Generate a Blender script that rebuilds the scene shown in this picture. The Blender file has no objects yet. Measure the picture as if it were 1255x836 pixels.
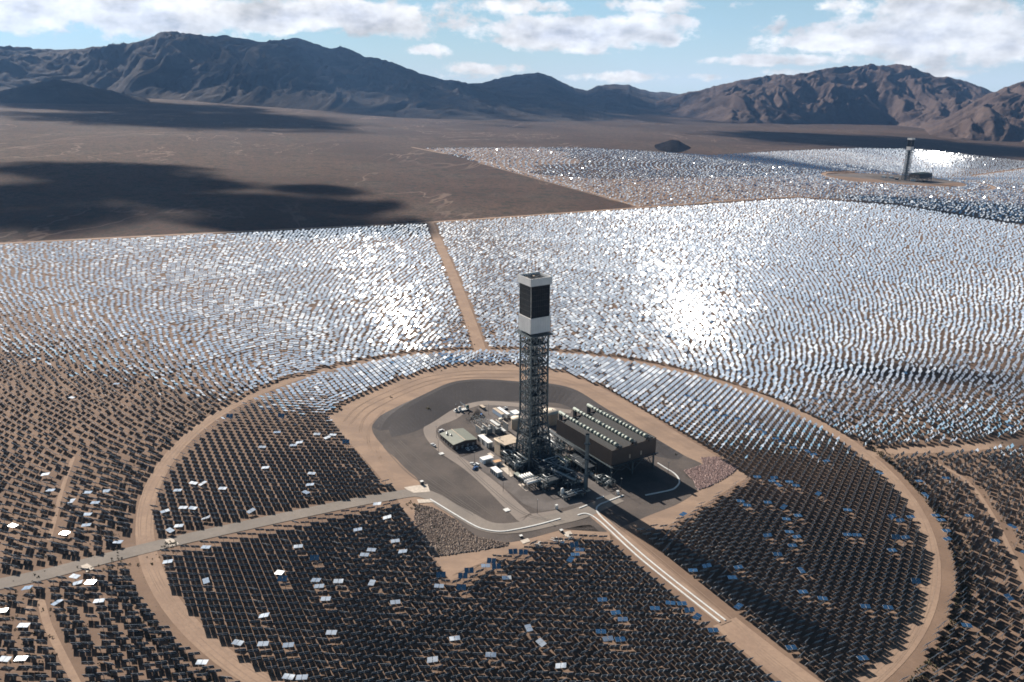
import bpy, bmesh, math, random
import numpy as np
from mathutils import Vector, Matrix

# ------------------------------------------------------------------ camera, sky, sun, exposure
C = bpy.context.scene.collection
SC = bpy.context.scene
F, TH, H, K = 980.0, math.radians(18.0), 263.8, 0.0428      # photo focal length in px, pitch, camera height, ground slope
cam_d = bpy.data.cameras.new('camera'); cam = bpy.data.objects.new('camera', cam_d); C.objects.link(cam)
cam.location = (0, 0, H); cam.rotation_euler = (math.radians(72.0), 0, 0)
cam_d.sensor_width = 36; cam_d.lens = F/1255*36; cam_d.clip_start = 1; cam_d.clip_end = 80000
SC.camera = cam
SUN_AZ, SUN_EL = math.radians(-37.0), math.radians(31.5)     # azimuth from +Y towards +X
S = np.array([math.sin(SUN_AZ)*math.cos(SUN_EL), math.cos(SUN_AZ)*math.cos(SUN_EL), math.sin(SUN_EL)])
sl = bpy.data.lights.new('sun', 'SUN'); sl.energy = 5.0; sl.angle = math.radians(0.53); sl.color = (1.0, 0.93, 0.84)
so = bpy.data.objects.new('sun', sl); C.objects.link(so)
so.rotation_euler = Vector(S).to_track_quat('Z', 'Y').to_euler()
SC.view_settings.view_transform = 'Standard'; SC.view_settings.look = 'None'
SC.view_settings.gamma = 1; SC.view_settings.exposure = 0.82
SC.cycles.use_denoising = True
SC.cycles.max_bounces = 6; SC.cycles.diffuse_bounces = 2; SC.cycles.glossy_bounces = 4
SC.cycles.transparent_max_bounces = 8; SC.cycles.volume_bounces = 0
SC.cycles.caustics_reflective = False; SC.cycles.caustics_refractive = False
SC.cycles.sample_clamp_direct = 50; SC.cycles.filter_width = 1.7; SC.cycles.sample_clamp_indirect = 4

def node(nt, t, **kw):
    n = nt.nodes.new(t)
    for k, v in kw.items():
        if k.startswith('i_'):
            kk = k[2:]; n.inputs[int(kk) if kk.isdigit() else kk].default_value = v
        else: setattr(n, k, v)
    return n
def M_(nt, op, a, b=None, c=None, clamp=False):
    n = nt.nodes.new('ShaderNodeMath'); n.operation = op; n.use_clamp = clamp
    for i, v in enumerate((a, b, c)):
        if v is None: continue
        if isinstance(v, (int, float)): n.inputs[i].default_value = v
        else: nt.links.new(v, n.inputs[i])
    return n.outputs[0]
def mixc(nt, f, a, b, mode='MIX'):
    n = nt.nodes.new('ShaderNodeMix'); n.data_type = 'RGBA'; n.blend_type = mode
    for s, v in ((n.inputs[0], f), (n.inputs[6], a), (n.inputs[7], b)):
        if isinstance(v, (int, float)): s.default_value = v
        elif isinstance(v, tuple): s.default_value = (*v, 1) if len(v) == 3 else v
        else: nt.links.new(v, s)
    return n.outputs[2]
def smooth(nt, x, lo, hi):
    n = nt.nodes.new('ShaderNodeMapRange'); n.interpolation_type = 'SMOOTHSTEP'
    nt.links.new(x, n.inputs[0]); n.inputs[1].default_value = lo; n.inputs[2].default_value = hi
    return n.outputs[0]

W = bpy.data.worlds.new('World'); SC.world = W; W.use_nodes = True
wt = W.node_tree; wt.nodes.clear()
sky = node(wt, 'ShaderNodeTexSky', sky_type='NISHITA', sun_disc=False, sun_elevation=SUN_EL, sun_rotation=SUN_AZ, altitude=900, air_density=1.0, dust_density=0.15, ozone_density=2.0)
tc = node(wt, 'ShaderNodeTexCoord'); sx = node(wt, 'ShaderNodeSeparateXYZ'); wt.links.new(tc.outputs['Generated'], sx.inputs[0])
az = M_(wt, 'ARCTAN2', sx.outputs[0], sx.outputs[1])
el = M_(wt, 'ARCSINE', sx.outputs[2])
comb = node(wt, 'ShaderNodeCombineXYZ'); wt.links.new(az, comb.inputs[0]); wt.links.new(M_(wt, 'MULTIPLY', el, 1.7), comb.inputs[1])
n1 = node(wt, 'ShaderNodeTexNoise', i_Scale=12.0, i_Detail=9.0, i_Roughness=0.64); n1.inputs['Distortion'].default_value = 0.15
wt.links.new(comb.outputs[0], n1.inputs['Vector'])
n2 = node(wt, 'ShaderNodeTexNoise', i_Scale=38.0, i_Detail=6.0, i_Roughness=0.6); wt.links.new(comb.outputs[0], n2.inputs['Vector'])
# low cloud banks seen above the mountains: (photo x, photo y, half width, half height, weight)
banks = [(120,12,330,26,1.1),(420,22,190,22,1.1),(640,8,330,12,.8),(715,40,125,22,1.25),(820,46,28,13,.9),(525,62,32,9,.75),
         (610,84,70,9,.85),(760,94,230,8,.74),(1110,38,135,28,1.08),(1010,52,95,14,.9),(1190,62,110,20,1.0),(960,74,120,9,.85),(1060,88,240,10,.68),(1130,8,110,16,1.0)]
cov = None
def azel(px, py):
    a = (px-627.5)/F; b = (418-py)/F
    r = Vector((a, math.cos(TH)+b*math.sin(TH), -math.sin(TH)+b*math.cos(TH))).normalized()
    return math.atan2(r.x, r.y), math.asin(r.z)
for (px, py, rx, ry, w) in banks:
    A, E_ = azel(px, py)
    dx = M_(wt, 'MULTIPLY', M_(wt, 'SUBTRACT', az, A), F/rx)
    dy = M_(wt, 'MULTIPLY', M_(wt, 'SUBTRACT', el, E_), F/ry)
    q = M_(wt, 'ADD', M_(wt, 'MULTIPLY', dx, dx), M_(wt, 'MULTIPLY', dy, dy))
    g = M_(wt, 'MULTIPLY', M_(wt, 'EXPONENT', M_(wt, 'MULTIPLY', q, -0.7)), w)
    cov = g if cov is None else M_(wt, 'MAXIMUM', cov, g)
sdot = M_(wt, 'ADD', M_(wt, 'ADD', M_(wt, 'MULTIPLY', sx.outputs[0], float(S[0])), M_(wt, 'MULTIPLY', sx.outputs[1], float(S[1]))), M_(wt, 'MULTIPLY', sx.outputs[2], float(S[2])))
sd0 = M_(wt, 'MAXIMUM', sdot, 0.0)
high = M_(wt, 'MULTIPLY', smooth(wt, el, 0.06, 0.12), smooth(wt, sdot, 0.80, 0.93))       # cloud sheet spread around the sun
highc = M_(wt, 'MAXIMUM', M_(wt, 'MULTIPLY', high, 0.62), M_(wt, 'MULTIPLY', M_(wt, 'SUBTRACT', smooth(wt, el, 0.085, 0.12), smooth(wt, el, 0.22, 0.36)), M_(wt, 'MULTIPLY', smooth(wt, sx.outputs[1], .3, .7), .70)))
combS = node(wt, 'ShaderNodeVectorMath', operation='ADD'); wt.links.new(comb.outputs[0], combS.inputs[0]); combS.inputs[1].default_value = (-.009, .018, 0)
n1b = node(wt, 'ShaderNodeTexNoise', i_Scale=14.0, i_Detail=4.0, i_Roughness=0.55); wt.links.new(comb.outputs[0], n1b.inputs['Vector'])
n1s = node(wt, 'ShaderNodeTexNoise', i_Scale=14.0, i_Detail=4.0, i_Roughness=0.55); wt.links.new(combS.outputs[0], n1s.inputs['Vector'])
lit = M_(wt, 'MULTIPLY', M_(wt, 'SUBTRACT', n1b.outputs[0], n1s.outputs[0]), 1.05)
nn = M_(wt, 'ADD', M_(wt, 'MULTIPLY', M_(wt, 'SUBTRACT', n1.outputs[0], 0.5), 1.9), M_(wt, 'MULTIPLY', M_(wt, 'SUBTRACT', n2.outputs[0], 0.5), 0.5))
cvn = M_(wt, 'ADD', M_(wt, 'MAXIMUM', cov, highc), nn)
mask = M_(wt, 'MAXIMUM', smooth(wt, cvn, 0.53, 0.80), M_(wt, 'MULTIPLY', high, 0.44))
thick = smooth(wt, M_(wt, 'SUBTRACT', cvn, M_(wt, 'MULTIPLY', n2.outputs[0], 0.6)), 0.55, 1.15)
glow = M_(wt, 'ADD', M_(wt, 'MULTIPLY', M_(wt, 'POWER', sd0, 16.0), 0.08), M_(wt, 'MULTIPLY', M_(wt, 'POWER', sd0, 300.0), 0.3))
cb = M_(wt, 'ADD', M_(wt, 'ADD', M_(wt, 'SUBTRACT', 0.57, M_(wt, 'MULTIPLY', thick, 0.17)), lit), glow)
ccol = node(wt, 'ShaderNodeVectorMath', operation='SCALE'); wt.links.new(mixc(wt, thick, (1.0, .985, .97), (.93, .96, 1.06)), ccol.inputs[0]); wt.links.new(cb, ccol.inputs[3])
skyc0 = mixc(wt, 1.0, sky.outputs[0], (.56, 1.0, 1.10), 'MULTIPLY')
skyc = mixc(wt, M_(wt, 'EXPONENT', M_(wt, 'MULTIPLY', M_(wt, 'ABSOLUTE', el), -7.0)), skyc0, (7.2, 8.5, 9.4))
bg1 = node(wt, 'ShaderNodeBackground', i_Strength=0.05); wt.links.new(skyc, bg1.inputs[0]); wt.links.new(M_(wt, 'ADD', 0.012, M_(wt, 'MULTIPLY', M_(wt, 'EXPONENT', M_(wt, 'MULTIPLY', M_(wt, 'ABSOLUTE', el), -2.1)), 0.042)), bg1.inputs[1])
bg2 = node(wt, 'ShaderNodeBackground', i_Strength=1.0); wt.links.new(ccol.outputs[0], bg2.inputs[0])
mx = node(wt, 'ShaderNodeMixShader'); wt.links.new(mask, mx.inputs[0]); wt.links.new(bg1.outputs[0], mx.inputs[1]); wt.links.new(bg2.outputs[0], mx.inputs[2])
wo = node(wt, 'ShaderNodeOutputWorld'); wt.links.new(mx.outputs[0], wo.inputs[0])

# ------------------------------------------------------------------ helpers
def gnd(px, py, z=0.0):
    """photo pixel -> (x, y) on the sloping ground plane raised by z"""
    a = (px-627.5)/F; b = (418-py)/F
    r = (a, math.cos(TH)+b*math.sin(TH), -math.sin(TH)+b*math.cos(TH))
    t = (z-H)/(r[2]+K*r[0]); return (r[0]*t, r[1]*t)
def G(x, y=0): return -K*x
def proj(X, Y, Z):
    z = Z-H; d = Y*math.cos(TH)-z*math.sin(TH); u = Y*math.sin(TH)+z*math.cos(TH)
    return 627.5+F*X/d, 418-F*u/d
def tag(o, label=None, cat=None, group=None, kind=None):
    if label: o['label'] = label
    if cat: o['category'] = cat
    if group: o['group'] = group
    if kind: o['kind'] = kind
    return o
def empty(name, loc=(0, 0, 0), rz=0, **kw):
    o = bpy.data.objects.new(name, None); C.objects.link(o); o.location = loc; o.rotation_euler = (0, 0, rz); o.empty_display_size = .5
    return tag(o, **kw)
def link(name, me, parent=None):
    o = bpy.data.objects.new(name, me); C.objects.link(o)
    if parent: o.parent = parent
    return o
def copy_tree(o, parent=None):
    c = o.copy(); C.objects.link(c)
    if parent: c.parent = parent
    for ch in [x for x in o.children]: copy_tree(ch, c)
    return c
def cr(pts, n=6, closed=False):
    """Catmull-Rom through 2-D or 3-D points"""
    P = [np.array(p, float) for p in pts]; out = []
    m = len(P)
    rng = range(m) if closed else range(m-1)
    for i in rng:
        if closed: a, b, c, d = P[i-1], P[i], P[(i+1) % m], P[(i+2) % m]
        else: a, b, c, d = P[max(i-1, 0)], P[i], P[i+1], P[min(i+2, m-1)]
        for k in range(n):
            t = k/n
            out.append(0.5*((2*b)+(-a+c)*t+(2*a-5*b+4*c-d)*t*t+(-a+3*b-3*c+d)*t**3))
    if not closed: out.append(P[-1])
    return out
class MB:
    """collects shapes, builds ONE mesh object"""
    def __init__(s): s.v = []; s.f = []; s.m = []; s.sm = []
    def add(s, vs, fs, mi=0, smooth=False):
        b = len(s.v); s.v += [tuple(v) for v in vs]; s.f += [tuple(b+i for i in f) for f in fs]; s.m += [mi]*len(fs); s.sm += [smooth]*len(fs); return s
    def box(s, x0, x1, y0, y1, z0, z1, mi=0, rz=0, c=None):
        vs = [(x, y, z) for z in (z0, z1) for y in (y0, y1) for x in (x0, x1)]
        if rz:
            cx, cy = c if c else ((x0+x1)/2, (y0+y1)/2); co, si = math.cos(rz), math.sin(rz)
            vs = [(cx+(x-cx)*co-(y-cy)*si, cy+(x-cx)*si+(y-cy)*co, z) for x, y, z in vs]
        return s.add(vs, [(0,2,3,1),(4,5,7,6),(0,1,5,4),(2,6,7,3),(0,4,6,2),(1,3,7,5)], mi)
    def bar(s, a, b, w=.2, h=None, mi=0):
        a, b = Vector(a), Vector(b); d = (b-a)
        if d.length < 1e-6: return s
        d.normalize(); h = h or w
        u = d.cross(Vector((0, 0, 1)))
        if u.length < 1e-3: u = Vector((1, 0, 0))
        u.normalize(); v = u.cross(d)
        vs = [p+u*(sx_*w/2)+v*(sy_*h/2) for p in (a, b) for sy_ in (-1, 1) for sx_ in (-1, 1)]
        return s.add(vs, [(0,1,3,2),(4,6,7,5),(0,4,5,1),(2,3,7,6),(0,2,6,4),(1,5,7,3)], mi)
    def tube(s, pts, r, n=8, mi=0, caps=True):
        P = [Vector(p) for p in pts]; rings = []
        R = r if isinstance(r, (list, tuple)) else [r]*len(P)
        up0 = None
        for i, p in enumerate(P):
            d = (P[min(i+1, len(P)-1)]-P[max(i-1, 0)]).normalized()
            u = d.cross(Vector((0, 0, 1)))
            if u.length < 1e-2: u = up0 if up0 else Vector((1, 0, 0))
            u = (u-d*u.dot(d)).normalized(); up0 = u; v = d.cross(u)
            rings.append([p+(u*math.cos(2*math.pi*k/n)+v*math.sin(2*math.pi*k/n))*R[i] for k in range(n)])
        vs = [q for r_ in rings for q in r_]; fs = []
        for i in range(len(P)-1):
            for k in range(n): fs.append((i*n+k, i*n+(k+1) % n, (i+1)*n+(k+1) % n, (i+1)*n+k))
        b = len(s.v); s.add(vs, fs, mi, True)
        if caps: s.add([], [], mi); s.f += [tuple(b+k for k in range(n))[::-1], tuple(b+(len(P)-1)*n+k for k in range(n))]; s.m += [mi]*2; s.sm += [False]*2
        return s
    def lathe(s, prof, n=24, c=(0, 0), z=0, mi=0):
        rings = [[(c[0]+r*math.cos(2*math.pi*k/n), c[1]+r*math.sin(2*math.pi*k/n), z+zz) for k in range(n)] for r, zz in prof]
        vs = [q for r_ in rings for q in r_]; fs = []
        for i in range(len(prof)-1):
            for k in range(n): fs.append((i*n+k, i*n+(k+1) % n, (i+1)*n+(k+1) % n, (i+1)*n+k))
        return s.add(vs, fs, mi, n >= 12)
    def build(s, name, mats, parent=None):
        me = bpy.data.meshes.new(name); me.from_pydata(s.v, [], s.f); me.update()
        for m in (mats if isinstance(mats, (list, tuple)) else [mats]): me.materials.append(m)
        me.polygons.foreach_set('material_index', s.m); me.polygons.foreach_set('use_smooth', s.sm)
        return link(name, me, parent)
def np_mesh(name, V, Fq, mi, mats, smooth=False):
    me = bpy.data.meshes.new(name); n = len(Fq); k = Fq.shape[1]
    me.vertices.add(len(V)); me.vertices.foreach_set('co', V.astype(np.float32).ravel())
    me.loops.add(n*k); me.loops.foreach_set('vertex_index', Fq.astype(np.int32).ravel())
    me.polygons.add(n); me.polygons.foreach_set('loop_start', np.arange(0, n*k, k, dtype=np.int32))
    me.polygons.foreach_set('loop_total', np.full(n, k, dtype=np.int32))
    if mi is not None: me.polygons.foreach_set('material_index', mi.astype(np.int32))
    me.polygons.foreach_set('use_smooth', np.full(n, smooth, dtype=bool))
    for m in mats: me.materials.append(m)
    me.update(calc_edges=True); me.validate()
    return me

# numpy gradient noise
_rs = np.random.RandomState(7); _perm = _rs.permutation(256); _perm = np.concatenate([_perm, _perm, _perm]); _ga = _rs.rand(256)*2*np.pi
def pn(x, y, seed=0):
    x = np.asarray(x, float)+seed*17.3; y = np.asarray(y, float)+seed*9.1
    xi = np.floor(x).astype(int); yi = np.floor(y).astype(int); xf = x-xi; yf = y-yi
    u = xf*xf*xf*(xf*(xf*6-15)+10); v = yf*yf*yf*(yf*(yf*6-15)+10)
    def g(ix, iy, dx, dy):
        h = _ga[_perm[(_perm[ix & 255]+iy) & 255]]; return np.cos(h)*dx+np.sin(h)*dy
    a = g(xi, yi, xf, yf); b = g(xi+1, yi, xf-1, yf); c = g(xi, yi+1, xf, yf-1); d = g(xi+1, yi+1, xf-1, yf-1)
    return (a*(1-u)+b*u)*(1-v)+(c*(1-u)+d*u)*v
def fbm(x, y, o=5, seed=0, ridged=False):
    t = 0; a = 1; n_ = 0
    for i in range(o):
        q = pn(x*2**i, y*2**i, seed+i*3)*1.5
        if ridged: q = 1-2*np.abs(q)
        t = t+a*q; n_ += a; a *= .5
    return t/n_
def in_poly(px, py, poly):
    px = np.asarray(px); py = np.asarray(py); ins = np.zeros(px.shape, bool); n = len(poly); j = n-1
    for i in range(n):
        xi, yi = poly[i]; xj, yj = poly[j]
        c = ((yi > py) != (yj > py)) & (px < (xj-xi)*(py-yi)/(yj-yi+1e-12)+xi)
        ins ^= c; j = i
    return ins
def seg_dist(px, py, path):
    d = np.full(np.shape(px), 1e9)
    for (x0, y0), (x1, y1) in zip(path[:-1], path[1:]):
        vx, vy = x1-x0, y1-y0; L = vx*vx+vy*vy+1e-9
        t = np.clip(((px-x0)*vx+(py-y0)*vy)/L, 0, 1)
        d = np.minimum(d, np.hypot(px-x0-t*vx, py-y0-t*vy))
    return d

# ------------------------------------------------------------------ materials
MATS = {}
def mat(name, col, rough=.8, metal=0., spec=.3, var=0., vs=1., bump=0., bs=4.):
    if name in MATS: return MATS[name]
    m = bpy.data.materials.new(name); m.use_nodes = True; nt = m.node_tree; b = nt.nodes['Principled BSDF']
    b.inputs['Base Color'].default_value = (*col, 1); b.inputs['Roughness'].default_value = rough
    b.inputs['Metallic'].default_value = metal; b.inputs['Specular IOR Level'].default_value = spec
    if var:
        g = node(nt, 'ShaderNodeNewGeometry'); n = node(nt, 'ShaderNodeTexNoise', i_Scale=vs, i_Detail=5.0, i_Roughness=.6); nt.links.new(g.outputs['Position'], n.inputs['Vector'])
        c = mixc(nt, smooth(nt, n.outputs[0], .3, .7), tuple(x*(1-var) for x in col), tuple(min(1, x*(1+var)) for x in col))
        nt.links.new(c, b.inputs['Base Color'])
    if bump:
        g = node(nt, 'ShaderNodeNewGeometry'); n = node(nt, 'ShaderNodeTexNoise', i_Scale=bs, i_Detail=6.0); nt.links.new(g.outputs['Position'], n.inputs['Vector'])
        bp = node(nt, 'ShaderNodeBump', i_Strength=1.0, i_Distance=bump); nt.links.new(n.outputs[0], bp.inputs['Height']); nt.links.new(bp.outputs[0], b.inputs['Normal'])
    MATS[name] = m; return m
def soil(name, c1, c2, c3=None, s1=.02, s2=.4, speck=None, stretch=(1, 1), bump=.05):
    """ground material: two-tone patches + fine grain + optional dark specks (scale, amount, colour)"""
    m = bpy.data.materials.new(name); m.use_nodes = True; nt = m.node_tree; b = nt.nodes['Principled BSDF']
    b.inputs['Roughness'].default_value = .95; b.inputs['Specular IOR Level'].default_value = .1
    g = node(nt, 'ShaderNodeNewGeometry'); mp = node(nt, 'ShaderNodeMapping'); mp.inputs['Scale'].default_value = (stretch[0], stretch[1], 1)
    nt.links.new(g.outputs['Position'], mp.inputs['Vector']); P = mp.outputs[0]
    a = node(nt, 'ShaderNodeTexNoise', i_Scale=s1, i_Detail=8.0, i_Roughness=.65); nt.links.new(P, a.inputs['Vector'])
    d = node(nt, 'ShaderNodeTexNoise', i_Scale=s2, i_Detail=6.0, i_Roughness=.7); nt.links.new(P, d.inputs['Vector'])
    col = mixc(nt, smooth(nt, a.outputs[0], .35, .65), c1, c2)
    col = mixc(nt, M_(nt, 'MULTIPLY', smooth(nt, d.outputs[0], .35, .75), .6), col, c3 or tuple(x*.72 for x in c1))
    if speck:
        for (sc_, amt, sc) in speck:
            v = node(nt, 'ShaderNodeTexVoronoi', i_Scale=sc_, i_Randomness=1.0); nt.links.new(g.outputs['Position'], v.inputs['Vector'])
            w = node(nt, 'ShaderNodeTexNoise', i_Scale=sc_*.23, i_Detail=3.0); nt.links.new(g.outputs['Position'], w.inputs['Vector'])
            thr = M_(nt, 'MULTIPLY', w.outputs[0], amt)
            k = smooth(nt, M_(nt, 'SUBTRACT', v.outputs['Distance'], thr), 0.06, -0.04)
            col = mixc(nt, k, col, sc)
    nt.links.new(col, b.inputs['Base Color'])
    if bump:
        bp = node(nt, 'ShaderNodeBump', i_Strength=.8, i_Distance=bump); nt.links.new(d.outputs[0], bp.inputs['Height']); nt.links.new(bp.outputs[0], b.inputs['Normal'])
    MATS[name] = m; return m

m_soil = soil('field_soil', (.245, .165, .118), (.185, .125, .092), s1=.03, s2=.6, speck=[(.35, .16, (.09, .075, .05))])
m_bare = soil('bare_soil', (.36, .25, .18), (.26, .185, .14), s1=.03, s2=.35, stretch=(1, 2))
m_track = soil('track_soil', (.36, .25, .18), (.29, .20, .148), s1=.05, s2=.4)
m_gravel = soil('dark_gravel', (.13, .108, .096), (.082, .071, .066), s1=.04, s2=1.2, speck=[(1.1, .35, (.17, .145, .13))], bump=.1)
m_pave = soil('gravel_pavement', (.29, .243, .21), (.235, .20, .176), s1=.04, s2=.8)
m_pad = soil('grey_yard', (.185, .162, .15), (.115, .10, .093), s1=.045, s2=.7)
m_slope = soil('slope_gravel', (.082, .074, .073), (.066, .06, .06), s1=.02, s2=1.5, speck=[(.9, .3, (.15, .135, .13))], bump=.12)
m_road = soil('grey_road', (.27, .232, .20), (.215, .188, .165), s1=.04, s2=.6)
m_edge = soil('rubble_rock', (.20, .15, .125), (.12, .095, .085), s1=.3, s2=1.6, speck=[(.55, .8, (.33, .26, .21)), (.8, .5, (.05, .045, .04))], bump=.5)
m_pink = soil('riprap_rock', (.24, .175, .155), (.15, .11, .10), s1=.3, s2=1.6, speck=[(.5, .85, (.40, .31, .28)), (.9, .45, (.06, .05, .05))], bump=.5)
m_conc = mat('concrete_pale', (.55, .47, .39), .9, var=.15, vs=.5)
m_white = mat('white_panel', (.86, .83, .79), .55, var=.06, vs=.2)
m_offwhite = mat('white_paint', (.66, .65, .62), .5, var=.1, vs=.6)
m_steel = mat('grey_steel', (.075, .095, .105), .55, .3, var=.25, vs=.4)
m_dsteel = mat('dark_steel', (.03, .036, .042), .6, .2, var=.3, vs=.5)
m_galv = mat('galvanised_steel', (.30, .31, .31), .45, .5, var=.2, vs=.6)
m_tan = mat('tan_sheet', (.50, .40, .30), .7, var=.1, vs=.3)
m_clad = mat('brown_cladding', (.055, .042, .036), .65, var=.15, vs=.12)

# desert plain
def desert_mat():
    m = bpy.data.materials.new('desert_scrub'); m.use_nodes = True; nt = m.node_tree; b = nt.nodes['Principled BSDF']
    b.inputs['Roughness'].default_value = 1; b.inputs['Specular IOR Level'].default_value = .05
    g = node(nt, 'ShaderNodeNewGeometry'); P = g.outputs['Position']
    def N(s, d=5., r=.6, dist=0., sc=None):
        n = node(nt, 'ShaderNodeTexNoise', i_Scale=s, i_Detail=d, i_Roughness=r, i_Distortion=dist)
        if sc:
            mp = node(nt, 'ShaderNodeMapping'); mp.inputs['Scale'].default_value = (*sc, 1); mp.inputs['Rotation'].default_value = (0, 0, -.25); nt.links.new(P, mp.inputs['Vector']); nt.links.new(mp.outputs[0], n.inputs['Vector'])
        else: nt.links.new(P, n.inputs['Vector'])
        return n.outputs[0]
    big = N(.0011, 6., .6)
    col = mixc(nt, smooth(nt, big, .35, .65), (.070, .042, .033), (.112, .071, .054))
    col = mixc(nt, M_(nt, 'MULTIPLY', smooth(nt, N(.004, 5., .7), .45, .7), .5), col, (.11, .088, .07))
    # shrubs at two sizes
    for sc_, lo, hi in ((.16, .55, .25), (.06, .46, .2), (.022, .40, .15)):
        v = node(nt, 'ShaderNodeTexVoronoi', i_Scale=sc_, i_Randomness=1.0); nt.links.new(P, v.inputs['Vector'])
        col = mixc(nt, M_(nt, 'MULTIPLY', smooth(nt, v.outputs['Distance'], lo, hi), .68), col, (.04, .037, .030))
    # dry washes: thin pale winding lines running down the fan
    w = N(.0016, 5., .6, 1.2, (1.0, .42))
    line = M_(nt, 'ABSOLUTE', M_(nt, 'SUBTRACT', w, .5))
    wash = M_(nt, 'MULTIPLY', smooth(nt, line, .0075, .002), smooth(nt, N(.0009, 2.), .42, .55))
    col = mixc(nt, M_(nt, 'MULTIPLY', wash, .42), col, (.28, .20, .16))
    nt.links.new(col, b.inputs['Base Color'])
    bp = node(nt, 'ShaderNodeBump', i_Strength=1.0, i_Distance=1.5); nt.links.new(N(.12, 4.), bp.inputs['Height']); nt.links.new(bp.outputs[0], b.inputs['Normal'])
    return m
m_desert = desert_mat()
def rock_mat(name, c1, c2, c3):
    m = bpy.data.materials.new(name); m.use_nodes = True; nt = m.node_tree; b = nt.nodes['Principled BSDF']
    b.inputs['Roughness'].default_value = 1; b.inputs['Specular IOR Level'].default_value = .05
    g = node(nt, 'ShaderNodeNewGeometry'); P = g.outputs['Position']
    a = node(nt, 'ShaderNodeTexNoise', i_Scale=.0025, i_Detail=9.0, i_Roughness=.68); nt.links.new(P, a.inputs['Vector'])
    d = node(nt, 'ShaderNodeTexNoise', i_Scale=.02, i_Detail=6.0, i_Roughness=.7); nt.links.new(P, d.inputs['Vector'])
    mp = node(nt, 'ShaderNodeMapping'); mp.inputs['Scale'].default_value = (.15, .15, 1.0); nt.links.new(P, mp.inputs['Vector'])
    st = node(nt, 'ShaderNodeTexNoise', i_Scale=.012, i_Detail=4.0, i_Roughness=.6); nt.links.new(mp.outputs[0], st.inputs['Vector'])
    col = mixc(nt, smooth(nt, a.outputs[0], .35, .65), c1, c2)
    col = mixc(nt, M_(nt, 'MULTIPLY', smooth(nt, d.outputs[0], .45, .7), .55), col, c3)
    col = mixc(nt, M_(nt, 'MULTIPLY', smooth(nt, st.outputs[0], .5, .62), .35), col, tuple(x*.6 for x in c1))
    nt.links.new(col, b.inputs['Base Color'])
    bp = node(nt, 'ShaderNodeBump', i_Strength=1.0, i_Distance=14.); nt.links.new(d.outputs[0], bp.inputs['Height']); nt.links.new(bp.outputs[0], b.inputs['Normal'])
    return m
m_rockL = rock_mat('mountain_rock_dark', (.052, .044, .043), (.085, .067, .058), (.034, .031, .032))
m_rockR = rock_mat('mountain_rock_red', (.085, .061, .055), (.125, .09, .075), (.045, .036, .035))

# ------------------------------------------------------------------ terrain
def sheet(name, poly, dz, m, lay=True):
    """flat sheet from a polygon of ground points, dz above the ground plane"""
    bm = bmesh.new(); vs = [bm.verts.new((x, y, G(x)+dz)) for x, y in poly]
    f = bm.faces.new(vs)
    if f.normal.z < 0 or sum(poly[i][0]*poly[(i+1) % len(poly)][1]-poly[(i+1) % len(poly)][0]*poly[i][1] for i in range(len(poly))) < 0: f.normal_flip()
    bmesh.ops.triangulate(bm, faces=[f]); me = bpy.data.meshes.new(name); bm.to_mesh(me); bm.free(); me.materials.append(m)
    o = link(name, me); o['kind'] = 'structure'; return o
def ribbon(name, path, w, dz, m, kind=True, n=6):
    P = cr(path, n); V = []; Fs = []
    ws = w if isinstance(w, (list, tuple)) else None
    for i, p in enumerate(P):
        d = P[min(i+1, len(P)-1)]-P[max(i-1, 0)]; d = d/np.hypot(*d); nrm = np.array([-d[1], d[0]])
        ww = np.interp(i/(len(P)-1), np.linspace(0, 1, len(ws)), ws) if ws else w
        for s_ in (-1, 1):
            q = p+nrm*s_*ww/2; V.append((q[0], q[1], G(q[0])+dz))
    for i in range(len(P)-1): Fs.append((2*i, 2*i+1, 2*i+3, 2*i+2))
    mb = MB(); mb.add(V, [f[::-1] for f in Fs]); o = mb.build(name, m)
    if kind: o['kind'] = 'structure'
    return o
# one sheet to the horizon (finer relief between the plant and the mountains)
xs = np.concatenate([np.linspace(-14000, -7000, 8), np.linspace(-6500, 6500, 131), np.linspace(7000, 14000, 8)])
ys = np.concatenate([[-1500, -500, 0], np.linspace(200, 9000, 89), np.linspace(9500, 16000, 14)])
XX, YY = np.meshgrid(xs, ys)
far = np.clip((YY-2200-.6*np.clip(XX, 0, 4000))/2500, 0, 1)*np.clip((9000-np.abs(XX))/4000, 0, 1)
ZZ = -K*XX + far*fbm(XX/1500, YY/1500, 4, 3)*16
nx_, ny_ = len(xs), len(ys)
idx = np.arange(nx_*ny_).reshape(ny_, nx_)
Fq = np.stack([idx[:-1, :-1], idx[:-1, 1:], idx[1:, 1:], idx[1:, :-1]], -1).reshape(-1, 4)
o = link('desert_ground', np_mesh('desert_ground', np.stack([XX, YY, ZZ], -1).reshape(-1, 3), Fq, None, [m_desert], True)); o['kind'] = 'structure'

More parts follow.
